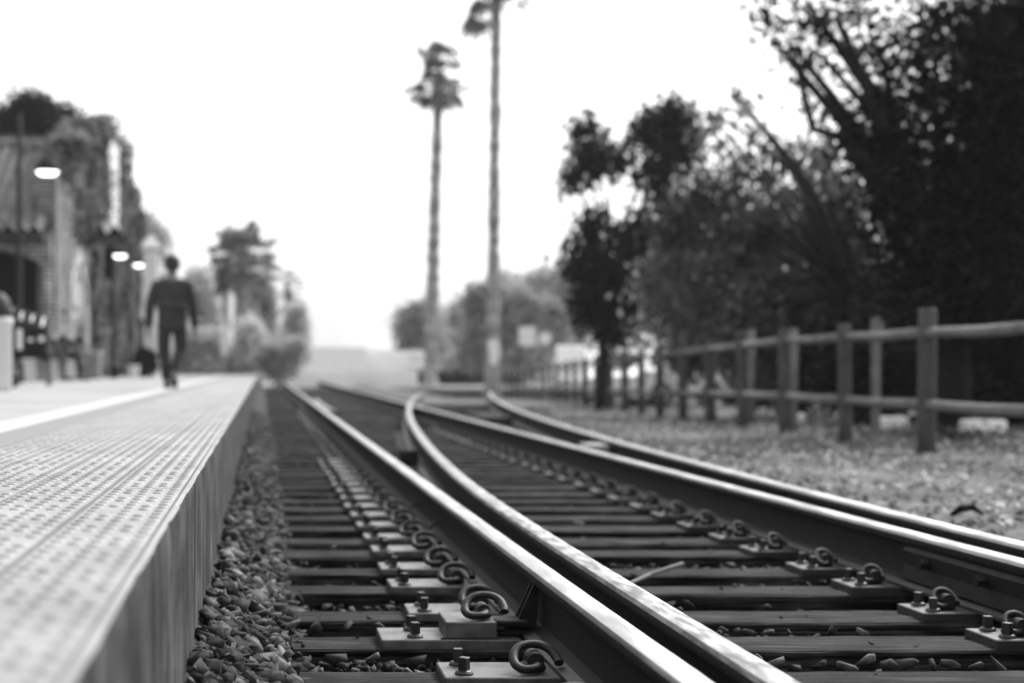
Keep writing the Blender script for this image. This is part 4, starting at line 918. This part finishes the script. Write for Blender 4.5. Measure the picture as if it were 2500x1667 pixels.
sign('small white sign on a post beyond the platform end', 548, 57, 812, 866, 22, 'taper')
sign('narrow pale marker on a thin pole behind the fence under the black evergreen', 2142, 16.4, 772, 818, 30, 'peak', m='fencerail', pole='fencerail')
# ------------------------------------------------------------------ vehicles, houses, kerbs
def car(label, px, d, L, rz, m='white', H=1.45, z=None, gm='glass', van=False, group='cars parked beyond the tracks'):
    b = W(px, 0, d); zz = gz(b.x, d) if z is None else z; root = thing('parked_car', label, 'car', (b.x, d, zz), rz, group)
    h = L / 2; mb = MB()
    side = [(-h, .35), (-h + .05, .75), (-h + .75, .92), (-h + 1.45, H - .03), (-h + 1.9, H), (h - 1.2, H), (h - .45, .98), (h - .03, .9), (h, .4), (h - .1, .28), (-h + .1, .25)]
    if van:
        side = [(-h, .3), (-h, 1.0), (-h + .5, H), (h - .05, H), (h, H - .2), (h, .3)]
    mb.prism(side, -.85, .85, 'y'); o = mb.build('body', m, root)
    mb = MB(); gl = [(-h + .95, .95), (-h + 1.5, H - .08), (h - 1.25, H - .08), (h - .7, .98)] if not van else [(-h + .3, .95), (-h + .55, H - .2), (-h + 1.1, H - .2), (-h + 1.1, .95)]; mb.prism(gl, -.862, .862, 'y'); mb.build('window', gm, root)
    for sx in (-h + .8, h - .8):
        for sy in (-.78, .78):
            mb = MB(); mb.tube([(sx, sy - .1, .31), (sx, sy + .1, .31)], .31, 18); w1 = mb.build('wheel', 'rubber', root)
            mb = MB(); mb.tube([(sx, sy - .11, .31), (sx, sy + .11, .31)], .18, 12); mb.build('rim', 'midmetal', w1)
    for sy in (-.6, .6):
        mb = MB(); mb.rbox(-h - .01, -h + .06, sy - .16, sy + .16, .6, .74, .01); mb.build('headlight', 'paper', root)
    return root
car('white van crossing beyond the tracks, nearer the platform', 795, 66, 3.6, 0, z=0.05, gm='midmetal', van=True, H=1.62)
car('white van crossing beyond the tracks, nearer the tall palms', 935, 68, 4.4, R(180), z=0.05, gm='paleglass', van=True, H=1.5)
p = W(860, 0, 61); mb = MB(); mb.rbox(-3.2, 2.7, -.1, .1, 0, .66, .02); o = mb.build('glare_wall', 'white'); o.location = (p.x, 61, 0); tag(o, 'added low white wall standing in for glare in front of the white cars at the far end of the tracks', 'wall')  # added wall: imitates the far glare and covers the van wheels
car('white car parked behind the dark trunk, seen through the fence', 1500, 42, 4.2, R(80))
car('white car parked right of the dark trunk, seen through the fence', 1600, 40, 4.2, R(100))
car('pale van with rounded roof parked left of the dark trunk', 1415, 58, 4.6, R(75), H=2.05)
car('white car parked behind the shrubs in the middle of the fence', 1700, 36, 4.2, R(10))
car('white car parked deep behind the shrubs near the pale marker', 2230, 33, 4.2, R(5), m='stucco')
def house(label, px, d, wd, eav, pk, m='white', roof='stucco', z0=None):
    b = W(px, 0, d); g = drop(d) if z0 is None else z0; root = thing('house', label, 'house', (b.x, d, g)); e = W(0, eav, d).z - g; k = W(0, pk, d).z - g; h = wd / F * d / 2
    mb = MB(); mb.prism([(-h, -.5), (h, -.5), (h, e), (0, k), (-h, e)], 0, 6, 'y'); mb.build('wall', m, root)
    mb = MB(); mb.prism([(-h * 1.15, e - .1), (0, k + .02), (h * 1.15, e - .1), (h * 1.15, e + .08), (0, k + .22), (-h * 1.15, e + .08)], -.3, 6.3, 'y'); mb.build('roof', roof, root)
    mb = MB(); mb.box(-.35, .35, -.04, 0, e * .45, e * .8); mb.build('window', 'glass', root); return root
house('small white gabled house between the two tall palms', 1110, 92, 84, 862, 800)
house('white house with a pale grey gable right of the dark trunk', 1535, 62, 120, 872, 806, roof='midmetal')
mb = MB()
for (px, py, d, L, nm, lab) in ((2400, 1045, 17.5, .5, 'kerb_stone', 'white kerb block beyond the fence at the right edge'), (2180, 1034, 19.0, .34, 'kerb_stone', 'short white kerb block just right of the pale marker'), (1945, 1020, 21, .22, 'kerb_stone', 'small white kerb block behind the third fence post from the right'), (1770, 1010, 24, .2, 'kerb_stone', 'smallest white kerb block, leftmost of the row')):
    p = W(px, py, d); mb = MB(); mb.rbox(-L / 2, L / 2, -.1, .1, -.08, .08, .03); o = mb.build(nm, 'white'); o.location = (p.x, d, drop(d) + .06); tag(o, lab, 'kerb', 'white kerb blocks beyond the fence')

# ------------------------------------------------------------------ haze
mb = MB(); mb.box(-330, 420, -12, 420, -2.4, 42)
hz = mb.build('haze', 'black'); hz.data.materials.clear()
hm = bpy.data.materials.new('haze'); hm.use_nodes = True; n = hm.node_tree.nodes; n.clear()
pv = n.new('ShaderNodeVolumePrincipled'); pv.inputs['Density'].default_value = .0005; pv.inputs['Color'].default_value = (.96, .96, .96, 1); pv.inputs['Anisotropy'].default_value = 0
ou = n.new('ShaderNodeOutputMaterial'); hm.node_tree.links.new(pv.outputs[0], ou.inputs['Volume']); hz.data.materials.append(hm)
tag(hz, 'pale bright haze filling the air toward the hills', 'haze', kind='stuff')
